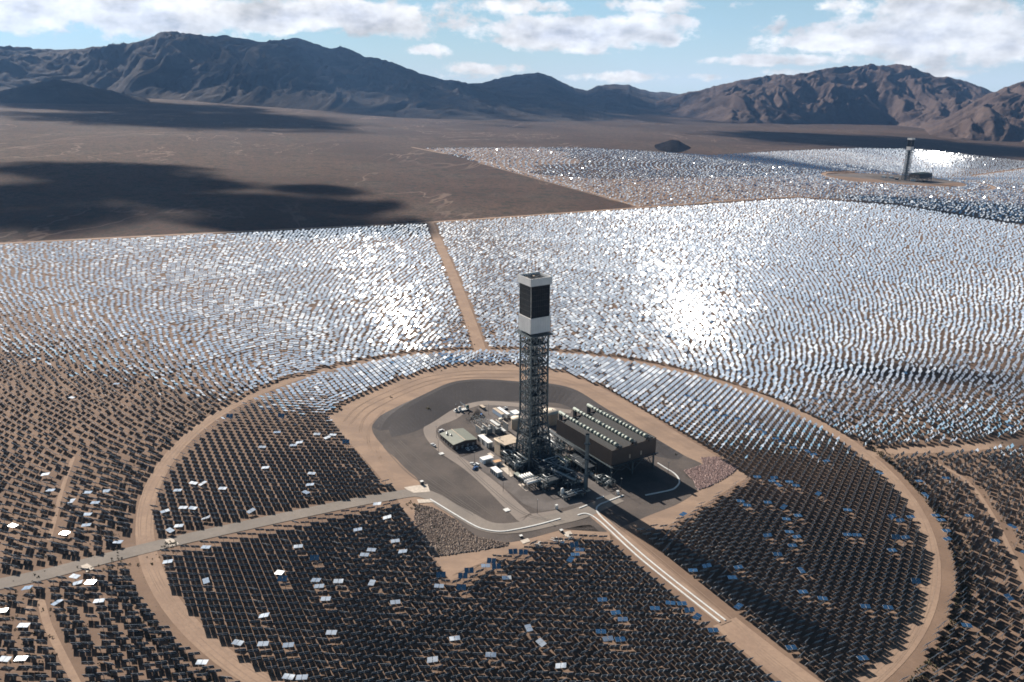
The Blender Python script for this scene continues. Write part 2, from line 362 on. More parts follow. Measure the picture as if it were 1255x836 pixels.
KX = 1/(math.cos(TH)+.325*math.sin(TH))
def mountains(name, sky_px, base_px, Yb, Yr, m, seed, spur=.5, freq=.02, ext=(0, 0), rough=1.0):
    Dw = (Yr-Yb)*.8; nz_ = min(1., Dw/1500)
    x0, x1 = sky_px[0][0]-ext[0], sky_px[-1][0]+ext[1]
    xp = np.arange(x0, x1+1, 1.5); tt = np.concatenate([np.linspace(0, 1, 150), np.linspace(1, 1.6, 16)[1:]])
    XP, T = np.meshgrid(xp, tt)
    ysky = np.interp(XP, [p[0] for p in sky_px], [p[1] for p in sky_px]); ysky = ysky + fbm(XP/14., XP*0+seed, 5, seed, True)*1.6*rough
    ybase = np.interp(XP, [p[0] for p in base_px], [p[1] for p in base_px])
    Yr_ = Yr+fbm(XP/90., XP*0, 3, seed+4)*900*nz_
    Yb_ = np.clip(H/np.maximum((ybase-99.6)/F*KX-K*(XP-627.5)/F*KX, .02), 2000, Yb*1.3); Yb = Yb_; Yr_ = np.maximum(Yr_, Yb+min(900, Dw))
    Y = np.where(T <= 1, Yb+(Yr_-Yb)*T, Yr_+(T-1)*(Yr_-Yb)*.9)
    X = (XP-627.5)/F*KX*Y
    def zat(yy, Yd):
        b = (418-yy)/F; return H+Yd*(-math.sin(TH)+b*math.cos(TH))/(math.cos(TH)+b*math.sin(TH))
    zr = zat(ysky, Yr_); zb = -K*X-12.
    h = np.maximum(zr-zb, 5)
    s_ = np.clip(T, 0, 1)
    wx = X+fbm(X/900, Y/900, 3, seed+9)*500; wy = Y+fbm(X/900, Y/900, 3, seed+11)*500
    rid = fbm(wx/1300*freq/.02, wy/2600*freq/.02, 6, seed, True)           # spurs
    rid2 = fbm(wx/420, wy/700, 5, seed+5, True)
    prof = s_**1.25
    prof = prof*(1-.0*s_)
    env = np.clip(4*s_*(1-s_), 0, 1)**.8
    z = zb+h*(prof + env*spur*(rid*.38+rid2*.22+fbm(wx/170, wy/330, 5, seed+8, True)*.10-.12)) + env*0
    back = np.clip((T-1)/.6, 0, 1); z = np.where(T > 1, zr-h*back*1.1+h*back*.25*rid, z)
    ny, nx = X.shape; idx = np.arange(nx*ny).reshape(ny, nx)
    Fq = np.stack([idx[:-1, :-1], idx[:-1, 1:], idx[1:, 1:], idx[1:, :-1]], -1).reshape(-1, 4)
    o = link(name, np_mesh(name, np.stack([X, Y, z], -1).reshape(-1, 3), Fq, None, [m], True)); o['kind'] = 'structure'; return o
mountains('far_mountains', [(500,106),(570,102),(590,101),(620,93),(640,90),(660,88),(675,93),(690,100),(705,107),(720,110),(735,104),(750,102),(770,103),(785,108),(800,112),(815,112),(840,115),(900,112)],
          [(500,142),(700,142),(900,140)], 11000, 13500, m_rockL, 21, .5, .03)
mountains('left_mountains', [(-20,56),(0,57),(30,59),(60,60),(100,60),(130,56),(160,54),(180,49),(205,40),(225,41),(240,43),(262,45),(285,43),(300,47),(320,50),(345,52),(370,48),(390,56),(420,60),(450,70),(480,76),(500,83),(520,91),(545,97),(560,98),(600,108),(640,117),(700,127),(760,138),(830,150)],
          [(-20,116),(60,116),(150,118),(300,128),(420,137),(500,142),(650,149),(830,156)], 5600, 8600, m_rockL, 5, .95, .03, (350, 0))
mountains('left_foothill', [(-60,122),(0,110),(30,104),(68,97),(100,103),(140,112),(180,121)], [(-60,126),(180,127)], 5000, 5600, m_rockL, 33, .5, .05, (150, 0))
mountains('right_mountains', [(805,124),(830,117),(845,112),(870,108),(885,103),(900,100),(930,95),(955,92),(980,92),(1000,86),(1010,85),(1025,83),(1040,82),(1070,81),(1100,82),(1115,83),(1130,89),(1145,95),(1160,93),(1175,98),(1195,106),(1215,112),(1240,118),(1300,122)],
          [(805,137),(850,143),(900,150),(1000,150),(1100,152),(1200,163),(1300,172)], 7000, 10000, m_rockR, 12, .95, .03, (0, 60))
mountains('near_right_mountain', [(1130,166),(1160,148),(1190,130),(1210,120),(1225,113),(1240,108),(1255,104),(1290,92),(1340,88)],
          [(1130,168),(1200,170),(1255,172),(1340,178)], 6000, 7400, m_rockR, 44, 1.3, .05, (0, 260))
mountains('small_dark_hill', [(792,189),(800,184),(808,177),(818,174),(827,171),(836,172),(845,177),(855,182),(864,186),(872,190)], [(792,189),(872,190)], 3420, 3900, mat('black_rock', (.018, .016, .016), 1., 0., 0., var=.3, vs=.02), 50, .3, .2, (0, 0), .25)

# ------------------------------------------------------------------ plant ground, roads
CC = (17.1, 521.5); RR = 260.0; T1 = (15.4, 527.0); T2 = (1338.0, 2757.0)
g2 = lambda L: [np.array(gnd(*p)) for p in L]
f1_poly = g2([(-160,308),(0,300),(200,290),(430,279),(527,274),(785,256),(975,243),(1100,252),(1255,277),(1400,300)])
f1_poly = [tuple(p) for p in f1_poly]+[(1300, 300), (700, 80), (-600, 80), (-1100, 700)]
f2_top = g2([(520,182),(700,181),(800,186),(870,191),(950,186),(1050,182),(1130,183),(1255,198),(1400,216)])
f2_bot = g2([(1400,298.6),(1255,275.3),(1100,250.4),(975,241.4),(785,254.6)])
f2_poly = [tuple(p) for p in f2_top]+[tuple(p) for p in f2_bot]
sheet('field_ground', [tuple(np.array(p)) for p in f1_poly], .02, m_soil)
sheet('far_field_ground', f2_poly, .02, m_soil)
ribbon('boundary_track', g2([(-160,306),(0,298.5),(200,288.5),(430,277.5),(527,272.5),(785,254.5),(975,241.5),(1100,250.5),(1255,275.5),(1400,298)]), 13, .06, m_track)
ribbon('far_boundary_track', g2([(505,180.5),(600,200),(700,228),(785,254)]), 14, .06, m_track)
ribbon('spoke_track', g2([(590,433),(575,390),(553,333),(527,273)]), [12, 14], .06, m_track)
ribbon('east_track', g2([(1065,556),(1110,552),(1170,550),(1255,541),(1400,520)]), 11, .06, m_track)
ribbon('inner_west_track', g2([(30,752),(48,735),(60,770),(95,840)]), 3.5, .06, m_track)
ribbon('west_track', g2([(60,662),(66,640),(76,600),(90,560)]), 2.5, .06, m_track)
ribbon('east_arc_track', g2([(1145,566),(1185,590),(1215,630),(1245,690),(1290,790)]), 3, .06, m_track)
ring = [(CC[0]+(RR+2.5*math.sin(3*a))*math.cos(a), CC[1]+(RR+2.5*math.sin(3*a))*math.sin(a)) for a in np.linspace(0, 2*np.pi, 61)]
ribbon('ring_road', ring, 10, .10, m_track, n=2)
bare_px = [(399,512),(432,489),(470,472),(510,458),(560,447),(620,446),(690,456),(735,474),(790,504),(820,524),(850,542),(880,560),(918,584),(880,608),(840,632),(812,648),(770,648),(745,640),(748,662),(735,657),(700,658),(650,670),(600,689),(552,712),(536,690),(508,640),(492,622),(484,606),(440,555)]
bare = [tuple(p) for p in g2(bare_px)]
sheet('bare_ground', bare, .04, m_bare)
gravel_px = [(456,522),(458,532),(467,544),(483,560),(500,576),(513,589),(516,598),(522,606),(528,615),(556,634),(583,657),(624,665),(690,649),(723,643.5),(742,652),(800,630),(830,618),(848,607),(856,598),(852,590),(840,582),(862,571),(838,558),(808,540),(770,517),(744,502),(708,481),(675,473),(635,470.8),(600,468.5),(573,468.6),(548,472.5),(521,483),(485,499.5),(463,512)]
gravel = [tuple(p) for p in cr([np.array(gnd(*p)) for p in gravel_px], 4, True)]
sheet('gravel_apron', gravel, .08, m_gravel)
yard_px = [(470,548),(480,536),(503,531),(520,524),(534,516),(556,502),(577,494.5),(600,492),(640,494),(690,496),(740,515),(790,540),(820,565),(832,590),(815,604),(780,612),(752,614),(735,622),(700,632),(690,634),(640,643),(606,640),(560,614),(520,588)]
sheet('yard', [tuple(p) for p in cr([np.array(gnd(*p)) for p in yard_px], 4, True)], .12, m_gravel)
# inner service road loop + paved parts
ribbon('service_road', g2([(690,631),(650,636),(636,628),(604,597),(575,573),(545,553),(532,540),(527,528),(532,520),(545,514),(556,508),(566,500),(576,496.5),(592,494),(640,497),(700,505)]), [13, 12, 11, 9, 9, 10, 12, 14, 13, 11, 9, 8], .20, m_pave)
sheet('paved_yard', [tuple(p) for p in g2([(562,562),(580,556),(590,548),(586,530),(575,516),(596,512),(585,500),(600,496),(640,500),(690,520),(700,560),(742,596),(750,606),(722,615),(690,623),(664,627),(642,618),(622,601),(600,583),(580,570)])], .16, m_pad)
ribbon('access_road', g2([(-150,748),(0,716),(60,703),(140,682),(230,660),(330,638),(430,617),(480,608),(510,604),(530,609),(548,620),(575,635),(592,644),(612,648),(640,646),(680,637),(705,631),(724,624),(745,615),(757,610)]), [11,11,11,11,11,11,11,11,12,12,12,13,13,12,12], .24, m_road)
ribbon('outlet_road', g2([(722,625),(740,640),(790,682),(840,724),(890,764)]), [9, 9, 8], .20, m_bare)
ribbon('outlet_track', g2([(888,762),(925,792),(985,838),(1040,880)]), 16, .06, m_track)
sheet('rubble_slope', [tuple(p) for p in g2([(509,618),(530,622),(556,636),(583,658),(624,666),(622,669),(575,677),(530,683),(518,660),(508,636)])], .12, m_edge)
sheet('riprap_slope', [tuple(p) for p in g2([(859,561),(879,560),(905,573),(897,581),(884,589),(868,597),(855,601),(850,590),(838,577),(850,574),(862,570)])], .12, m_pink)
for nm, pts in (('concrete_apron', [(495,598),(505,596),(524,594),(527,603),(507,604.5),(498,600)]), ('concrete_drain', [(511,612.5),(526,612.5),(533,616),(513,617)]),
                ('concrete_crossing', [(202,662),(211,660),(219.5,667),(209,671)]), ('concrete_crossing', [(99,694),(107,691),(116,697),(106,702)]),
                ('concrete_slab', [(690,653),(699,651),(702,655.5),(693,658)]), ('concrete_slab', [(637.5,663),(647,660),(650,664),(641,667)]),
                ('concrete_yard_slab', [(611,572),(618,568.5),(630,576),(633,581),(626,585)]), ('concrete_yard_slab', [(617,568),(625,573),(640,583),(632,587)]),
                ('concrete_yard_slab', [(597,556.5),(601,555),(606,559),(602,561)]), ('concrete_yard_slab', [(650,588),(656,586),(665,591),(661,593)])):
    sheet(nm, [tuple(p) for p in g2(pts)], .30, m_conc)
rt_ = np.random.RandomState(4)
m_rut = soil('tyre_rut', (.27, .19, .14), (.33, .235, .175), s1=.08, s2=.9)
m_rutd = soil('tyre_rut_dark', (.135, .118, .108), (.17, .15, .135), s1=.08, s2=.9)
for k, dr_ in enumerate((-3.2, -1.5, 1.2, 3.0)): ribbon('tyre_rut', [(CC[0]+(RR+dr_+1.0*math.sin(7*a+k)+2.5*math.sin(3*a))*math.cos(a), CC[1]+(RR+dr_+1.0*math.sin(7*a+k)+2.5*math.sin(3*a))*math.sin(a)) for a in np.linspace(0, 2*np.pi, 91)], .55, .13, m_rut, n=2)
for px_L in ([(420,517),(436,500),(470,482),(520,463),(575,455),(640,455)], [(428,520),(446,501),(478,485),(525,467),(575,459),(645,459)], [(440,530),(446,512),(470,495),(515,475),(560,464),(630,463)],
             [(455,560),(450,540),(452,524),(470,503)], [(470,575),(462,555),(460,540)], [(480,590),(470,570),(452,545),(436,520)], [(660,460),(700,468),(745,488),(800,520),(850,548)], [(665,464),(702,472),(748,493),(798,524),(845,551)],
             [(560,712),(590,692),(640,676),(690,664),(728,655)], [(555,705),(600,687),(650,669),(700,655)], [(500,640),(520,672),(540,700)], [(930,796),(960,820),(990,842)], [(925,800),(955,824),(985,846)], [(745,634),(790,672),(840,714),(895,760),(930,792)]):
    for o_ in (0, 1.9): ribbon('tyre_rut', [np.array(gnd(*p))+np.array([o_*.7, o_*.7]) for p in px_L], .5, .13, m_rut)
for px_L in ([(470,548),(500,580),(540,606),(580,632)], [(478,545),(508,575),(550,606),(590,634)], [(463,524),(472,510),(490,500)], [(488,541),(520,570),(560,600),(605,634)], [(560,560),(590,590),(640,630),(690,640)]):
    for o_ in (0, 1.9): ribbon('tyre_rut_dark', [np.array(gnd(*p))+np.array([o_*.7, o_*.7]) for p in px_L], .5, .26, m_rutd)
# raised berm round the north side: outer toe, crest, inner toe
outer = cr([np.array(gnd(*p)) for p in [(456,524),(463,512),(485,499.5),(521,483),(548,472.5),(573,468.6),(600,468.4),(635,470.8),(675,473),(708,481),(744,502),(770,517),(808,540),(838,558)]], 5)
crest1 = cr([np.array(gnd(*p, 5)) for p in [(466,521),(472,510),(491,497),(524,481),(550,469.5),(574,465.3),(601,465),(636,467.5),(674,470),(706,478),(740,499),(766,514),(804,537),(832,556)]], 5)
crest2 = cr([np.array(gnd(*p, 5)) for p in [(476,519.5),(481,511),(498,499),(528,483.5),(553,472),(576,467.5),(602,467.2),(636,469.8),(672,472.5),(702,480),(735,501),(760,516),(796,538),(822,555)]], 5)
toe = cr([np.array(gnd(*p)) for p in [(480,536),(503,531),(520,524),(534,516),(556,502),(577,494.5),(600,491.5),(640,492),(665,493),(690,496),(722,512),(744,524),(780,545),(806,560)]], 5)
V = []; Fs = []
for i in range(len(outer)):
    tp = min(1., i/16., (len(outer)-1-i)/10.); tp = tp*tp*(3-2*tp)
    for q, zz in ((outer[i], .09), (crest1[i], .1+4.9*tp), (crest2[i], .12+4.9*tp), (toe[i], .13)): V.append((q[0], q[1], G(q[0])+zz))
for i in range(len(outer)-1):
    for k in range(3): Fs.append((i*4+k, i*4+k+1, (i+1)*4+k+1, (i+1)*4+k))
mb = MB(); mb.add(V, [f[::-1] for f in Fs]); o = mb.build('gravel_berm', m_slope); o['kind'] = 'structure'

# ------------------------------------------------------------------ heliostats
m_mirror = bpy.data.materials.new('mirror_glass'); m_mirror.use_nodes = True; _nt = m_mirror.node_tree; _b = _nt.nodes['Principled BSDF']
_b.inputs['Base Color'].default_value = (.90, .93, .95, 1); _b.inputs['Metallic'].default_value = 1; _b.inputs['Roughness'].default_value = .029
m_back = mat('mirror_back', (.030, .034, .040), .7)
m_rim = mat('mirror_rim', (.74, .74, .74), .5)
m_post = mat('heliostat_post', (.38, .36, .33), .6)
HM = [m_mirror, m_back, m_rim, m_post]
rng = np.random.RandomState(11)
# inner field: one hexagonal grid
A_ = np.array([6.06, -.11]); c6, s6 = .5, math.sqrt(3)/2
B_ = np.array([c6*A_[0]+s6*A_[1], -s6*A_[0]+c6*A_[1]])
O_ = np.array(gnd(338.7, 720.9, 3.7))
ii, jj = np.meshgrid(np.arange(-140, 140), np.arange(-140, 140)); ii = ii.ravel(); jj = jj.ravel()
Pin = O_+ii[:, None]*A_+jj[:, None]*B_
acc = [np.array(p) for p in g2([(0,716),(60,703),(140,682),(230,660),(330,638),(430,617),(480,608),(500,605)])]
outl = [np.array(p) for p in g2([(722,625),(740,640),(790,682),(840,724),(890,764),(925,792),(985,838),(1040,880)])]
r_in = np.hypot(Pin[:, 0]-CC[0], Pin[:, 1]-CC[1])
keep = (r_in < 253.5) & ~in_poly(Pin[:, 0], Pin[:, 1], bare) & (seg_dist(Pin[:, 0], Pin[:, 1], acc) > 9.5) & (seg_dist(Pin[:, 0], Pin[:, 1], outl) > 11)
keep &= Pin[:, 1] > 240
Pin = Pin[keep]; rc_in = np.stack([jj[keep], ii[keep]], 1)
def radial(c, r0, r1, dt0, dr0, dr1, jit=.5):
    out = []; r = r0; rz = r0; nseg = int(2*np.pi*r0/dt0); k = 0
    while r < r1:
        dt = 2*np.pi*r/nseg
        if dt > dt0*1.33: nseg = int(2*np.pi*r/dt0); k = 0; r += dr0*.3
        th = (np.arange(nseg)+(k % 2)*.5)*2*np.pi/nseg
        out.append(np.stack([c[0]+r*np.cos(th), c[1]+r*np.sin(th)], 1))
        r += dr0+(dr1-dr0)*(r-r0)/(r1-r0); k += 1
    P = np.concatenate(out); q = np.hypot(P[:, 0]-c[0], P[:, 1]-c[1])/700; return P+rng.normal(0, 1, P.shape)*jit*np.clip(q, 1, 3)[:, None]
Pout = radial(T1, 262, 2300, 5.75, 5.4, 18, .75)
k1 = in_poly(Pout[:, 0], Pout[:, 1], f1_poly)
spokes = [[np.array(p) for p in g2(L)] for L in ([(590,433),(575,390),(553,333),(527,273)], [(1065,556),(1110,552),(1170,550),(1255,541),(1400,520)])]
k1 &= (seg_dist(Pout[:, 0], Pout[:, 1], spokes[0]) > 9) & (seg_dist(Pout[:, 0], Pout[:, 1], spokes[1]) > 8.5)
acc2 = [np.array(p) for p in g2([(-150,748),(0,716),(60,703),(140,682),(230,660)])]
k1 &= seg_dist(Pout[:, 0], Pout[:, 1], acc2) > 9.5
for L, w_ in (([(30,752),(48,735),(60,770),(95,840)], 3.5), ([(60,662),(66,640),(76,600),(90,560)], 2.8), ([(1145,566),(1185,590),(1215,630),(1245,690),(1290,790)], 3.5)):
    k1 &= seg_dist(Pout[:, 0], Pout[:, 1], [np.array(p) for p in g2(L)]) > w_
k1 &= (seg_dist(Pout[:, 0], Pout[:, 1], [np.array(p) for p in f1_poly[:10]]) > 10) & (np.hypot(Pout[:, 0]-CC[0], Pout[:, 1]-CC[1]) > 267)
k1 &= rng.rand(len(Pout)) > .02
def vis(P, m=70):
    z = -K*P[:, 0]-H; d = P[:, 1]*math.cos(TH)-z*math.sin(TH); u = P[:, 1]*math.sin(TH)+z*math.cos(TH)
    x = 627.5+F*P[:, 0]/d; y = 418-F*u/d
    return (d > 10) & (x > -m) & (x < 1255+m) & (y < 836+m*.6), x, y
v_, _, _ = vis(Pout); Pout = Pout[k1 & v_]
P2 = radial(T2, 190, 2700, 8.2, 10, 31, 1.8)
rot2 = np.hypot(P2[:, 0]-T2[0], P2[:, 1]-T2[1])
k2 = in_poly(P2[:, 0], P2[:, 1], f2_poly) & ((rot2 < 252) | (rot2 > 272))
k2 &= ~((rot2 < 252) & (P2[:, 0] < T2[0]-90) & (P2[:, 1] > T2[1]-140))
v_, _, _ = vis(P2); P2 = P2[k2 & v_]
k2 = seg_dist(P2[:, 0], P2[:, 1], [np.array(p) for p in g2([(1190,216),(1255,207)])]) > 12; P2 = P2[k2]
P_all = np.concatenate([Pin, Pout, P2]); n_all = len(P_all); unit = np.concatenate([np.zeros(len(Pin)), np.ones(len(Pout)), np.full(len(P2), 2)]).astype(int)
# aim: standby points left and right of each receiver
T = np.where((unit == 2)[:, None], np.array(T2), np.array(T1)); TZ = 122-K*T[:, 0]
rel = T-P_all; L = np.hypot(rel[:, 0], rel[:, 1]); perp = np.stack([-rel[:, 1], rel[:, 0]], 1)/L[:, None]
pl = 1/(1+np.exp((P_all[:, 0]-T[:, 0]+20)/45)); side = np.where(rng.rand(n_all) < pl, -1., 1.)
off = np.where(side < 0, 92., 110.)*np.where(unit == 2, .7, 1)
aim = np.stack([T[:, 0]+side*off+rng.normal(0, 8, n_all), T[:, 1]+rng.normal(0, 8, n_all), TZ-16+rng.normal(0, 5, n_all)], 1)
P3 = np.concatenate([P_all, (-K*P_all[:, 0]+2.35)[:, None]], 1)
d = aim-P3; d /= np.linalg.norm(d, axis=1)[:, None]
Nn = d+S; Nn += rng.normal(0, 1, Nn.shape)*np.where(rng.rand(n_all) < .25, .03, .009)[:, None]
Nn /= np.linalg.norm(Nn, axis=1)[:, None]
# far unit heliostats seen from behind, turned to look bright by mirroring sunward sky
v_, pxx, pyy = vis(P_all)
Vc0 = np.array([0, 0, H])-P3; Vc0 /= np.linalg.norm(Vc0, axis=1)[:, None]
turned_bright = (unit == 2) & (np.sum(Nn*Vc0, 1)+rng.normal(0, .05, n_all) < .14)
ta = rng.normal(math.radians(200), .8, n_all)
Vd = np.array([0, 0, H])-P3; Vd /= np.linalg.norm(Vd, axis=1)[:, None]
Np = S+np.array([.12, .03, .36])+Vd+rng.normal(0, .27, P3.shape); Np /= np.linalg.norm(Np, axis=1)[:, None]
Nn[turned_bright] = Np[turned_bright]
# stowed / odd heliostats, scattered and at the photographed places
rnd = (rng.rand(n_all) < .006) & (unit > 0)
tl2 = np.abs(rng.normal(.05, .05, n_all)); Nf = np.stack([np.sin(tl2)*np.sin(ta), np.sin(tl2)*np.cos(ta), np.cos(tl2)], 1)
Nn[rnd] = Nf[rnd]; azr = rng.rand(n_all)*2*np.pi; useaz = rnd.copy()
odd_f = [(10,643),(59,601),(104,605),(128,604),(87,617),(107,629),(100,643),(77,655),(138,665),(4,747),(30,722),(28,766),(62,745),(8,805),(28,807),(118,710),(125,734),(101,711),(251,812),(250,674),(252,714),(205,691),
 (322,547),(322,575),(250,591),(242,591),(224,600),(268,600),(198,625),(228,623),(235,621),(249,637),(204,648),(218,654),(378,581),(377,595),(372,604),(361,544),(371,543),(391,530),(399,536),(407,531),(460,608),(340,528),(303,636),
 (473,634),(434,649),(455,674),(484,662),(446,679),(495,675),(365,672),(343,700),(384,709),(388,713),(416,711),(457,712),(487,736),(408,772),(325,754),(279,787),(356,789),(325,787),(362,835),(360,826),(403,733),
 (534,804),(561,778),(606,799),(624,705),(597,690),(540,716),(650,766),(685,819),(735,738),(752,754),(760,762),(748,785),(742,778),(758,786),(658,790),(806,749),(699,679),(706,675),(697,688),
 (818,740),(832,741),(846,743),(857,750),(877,765),(954,793),(953,831),(837,626),(845,698),(862,693),(895,708),(903,744),(902,696),(932,585),(948,591),(953,594),(947,583),(974,596),(974,593),(1001,606),(907,611),(915,616),(940,613),(957,622),(961,634),(975,633),(965,652),(974,657),(968,669),(951,679),(938,656),(981,699),(982,726),(1006,733),(1036,655),(1048,656),(1036,625),(1101,639),(1109,657),(1092,674),(1060,743),(1087,744),(1057,805),(1090,579),(1091,630),(1114,631),(1142,636),(1152,637),(1155,648),(1150,657),(1230,662),(1236,733),(1188,762),(1123,588),(1165,588)]
odd_f += [(840+i*12.2, 486+i*5.6) for i in range(15)]
odd_u = [(543,702),(556,700),(575,697),(591,684),(597,693),(629,672),(641,674),(566,717),(1122,711),(386,682),(351,207+500),(448,536),(282,508),(346,508),(704,664),(1098,655)]
def snap(px, py, used):
    x, y = gnd(px, py, 2.6); dd = np.hypot(P_all[:, 0]-x, P_all[:, 1]-y); dd[used] = 1e9; dd[unit == 2] = 1e9; return int(np.argmin(dd))
used = []
for i, (px, py) in enumerate(odd_f):
    k = snap(px, py, used); used.append(k); Nn[k] = Nf[k]; useaz[k] = True
    if i % 4: azr[k] = rng.normal(0, .12)
    if i % 7 == 3: a_ = math.radians(-150+rng.rand()*60); Nn[k] = (math.sin(a_)*.22, math.cos(a_)*.22, .975)
for px, py in odd_u:
    k = snap(px, py, used); used.append(k); Nn[k] = np.array([.05*rng.randn(), -.62, .78]); useaz[k] = False
is_odd = np.zeros(n_all, bool); is_odd[used] = True; is_odd |= rnd
# heliostat basis: u horizontal, n normal, v up the panel
u_ = np.stack([-Nn[:, 1], Nn[:, 0], 0*Nn[:, 0]], 1)
az_u = np.arctan2(u_[:, 1], u_[:, 0])
if True:
    ua = np.stack([np.cos(azr), np.sin(azr), 0*azr], 1); u_[useaz] = ua[useaz]
u_ -= Nn*np.sum(u_*Nn, 1)[:, None]; u_ /= np.linalg.norm(u_, axis=1)[:, None]
vv = np.cross(Nn, u_)
PW, PH, GAP, PT = 2.45, 3.2, .24, .13
depth = P_all[:, 1]*math.cos(TH)+(H+K*P_all[:, 0])*math.sin(TH)
# the 300 that show largest become objects of their own
_, px_, py_ = vis(P_all, 0)
inf = (px_ > 3) & (px_ < 1252) & (py_ < 834) & (unit < 2)
order = np.argsort(np.where(inf, depth, 1e9)); ind = order[:300]; is_ind = np.zeros(n_all, bool); is_ind[ind] = True
def panels(sel, c0, c1, w):
    """boxes of width w centred at offset c along u"""
    pass
Vs = []; Fsx = []; Ms = []; base = 0
def add_boxes(cen, ux, vx, nx, hw, hh, ht, mis):
    """oriented boxes; faces: +n front, -n back, 4 rims"""
    global base
    n = len(cen)
    if not n: return
    cor = []
    for sn in (-1, 1):
        for sv in (-1, 1):
            for su in (-1, 1): cor.append(cen+ux*(su*hw)+vx*(sv*hh)+nx*(sn*ht))
    V = np.stack(cor, 1).reshape(-1, 3)
    f = np.array([(4,5,7,6),(0,2,3,1),(0,1,5,4),(2,6,7,3),(0,4,6,2),(1,3,7,5)])
    Fq = (base+np.arange(n)[:, None, None]*8+f[None]).reshape(-1, 4)
    Vs.append(V); Fsx.append(Fq); Ms.append(np.tile(np.array(mis), n)); base += n*8
st = ~is_ind
near = st & (depth < 1100); farr = st & (depth >= 1100)
for s_ in (-1, 1):
    add_boxes(P3[near]+u_[near]*(s_*(PW+GAP)/2)+Nn[near]*.15, u_[near], vv[near], Nn[near], PW/2, PH/2, PT/2, [0,1,2,2,2,2])
add_boxes(P3[farr]+Nn[farr]*.15, u_[farr], vv[farr], Nn[farr], PW+GAP/2, PH/2, PT/2, [0,1,2,2,2,2])
nr = st & (depth < 800)
ex = np.tile([1., 0, 0], (nr.sum(), 1)); ey = np.tile([0, 1., 0], (nr.sum(), 1)); ez = np.tile([0, 0, 1.], (nr.sum(), 1))
pc = P3[nr].copy(); pc[:, 2] -= 1.2
add_boxes(pc, ex, ey, ez, .09, .09, 1.2, [3]*6)
add_boxes(P3[nr]-Nn[nr]*.02, vv[nr], Nn[nr], u_[nr], .09, .08, 2.2, [2]*6)
me = np_mesh('heliostat_field', np.concatenate(Vs), np.concatenate(Fsx), np.concatenate(Ms), HM)
o = link('heliostat_field', me)
tag(o, 'countless twin panel mirror heliostats filling the desert around both towers', 'heliostat', None, 'stuff')
print('heliostats', n_all, len(Pin), len(Pout), len(P2), 'faces', len(me.polygons))
# the 300 largest as objects of their own: heliostat > post, torque_tube, two mirror_panel
def box_mesh(name, x0, x1, y0, y1, z0, z1, mats, mi):
    m_ = MB(); m_.box(x0, x1, y0, y1, z0, z1); me_ = bpy.data.meshes.new(name); me_.from_pydata(m_.v, [], m_.f); me_.update()
    for q in mats: me_.materials.append(q)
    me_.polygons.foreach_set('material_index', mi); return me_
# MB.box faces: bottom, top, -y, +y, -x, +x
pan_me = box_mesh('mirror_panel', -PW/2, PW/2, -PH/2, PH/2, -PT/2, PT/2, [m_mirror, m_back, m_rim], [1, 0, 2, 2, 2, 2])
post_me = box_mesh('post', -.09, .09, -.09, .09, 0, 2.35, [m_post], [0]*6)
tub_me = box_mesh('torque_tube', -2.2, 2.2, -.08, .08, -.09, .07, [m_rim], [0]*6)
proto = empty('heliostat')
kids = [link('post', post_me, proto), link('torque_tube', tub_me, proto), link('mirror_panel', pan_me, proto), link('mirror_panel', pan_me, proto)]
Vc = np.array([0, 0, H]); labs = set()
for q, k in enumerate(ind):
    if q == 0: t, kk = proto, kids
    else:
        t = proto.copy(); C.objects.link(t); kk = []
        for ch in kids:
            c_ = ch.copy(); C.objects.link(c_); c_.parent = t; kk.append(c_)
    t.location = (P3[k, 0], P3[k, 1], P3[k, 2]-2.35)
    R_ = Matrix((u_[k], vv[k], Nn[k])).transposed()
    kk[1].location = (0, 0, 2.35); kk[1].rotation_euler = R_.to_euler()
    for s_, ch in ((-1, kk[2]), (1, kk[3])):
        ch.rotation_euler = R_.to_euler(); ch.location = Vector((0, 0, 2.35))+Vector(u_[k])*(s_*(PW+GAP)/2)+Vector(Nn[k])*.15
    facing = float(np.dot(Nn[k], (Vc-P3[k])/np.linalg.norm(Vc-P3[k])))
    pa, pu = px_[k]/12.55, (836-py_[k])/8.36
    kind_ = ('bright level heliostat, mirrors up' if px_[k] < 520 else 'blue level heliostat, mirrors up') if is_odd[k] and facing > .2 else 'black-backed heliostat facing away'
    if facing > .1 and not is_odd[k]: kind_ = 'heliostat with mirrors tilted towards the camera'
    dgt = 1
    while True:
        lb = f'{kind_}, {pa:.{dgt}f}% across and {pu:.{dgt}f}% up the photo'
        if lb not in labs: break
        dgt += 1
    labs.add(lb)
    tag(t, lb, 'heliostat', 'heliostats in the rows nearest the camera')

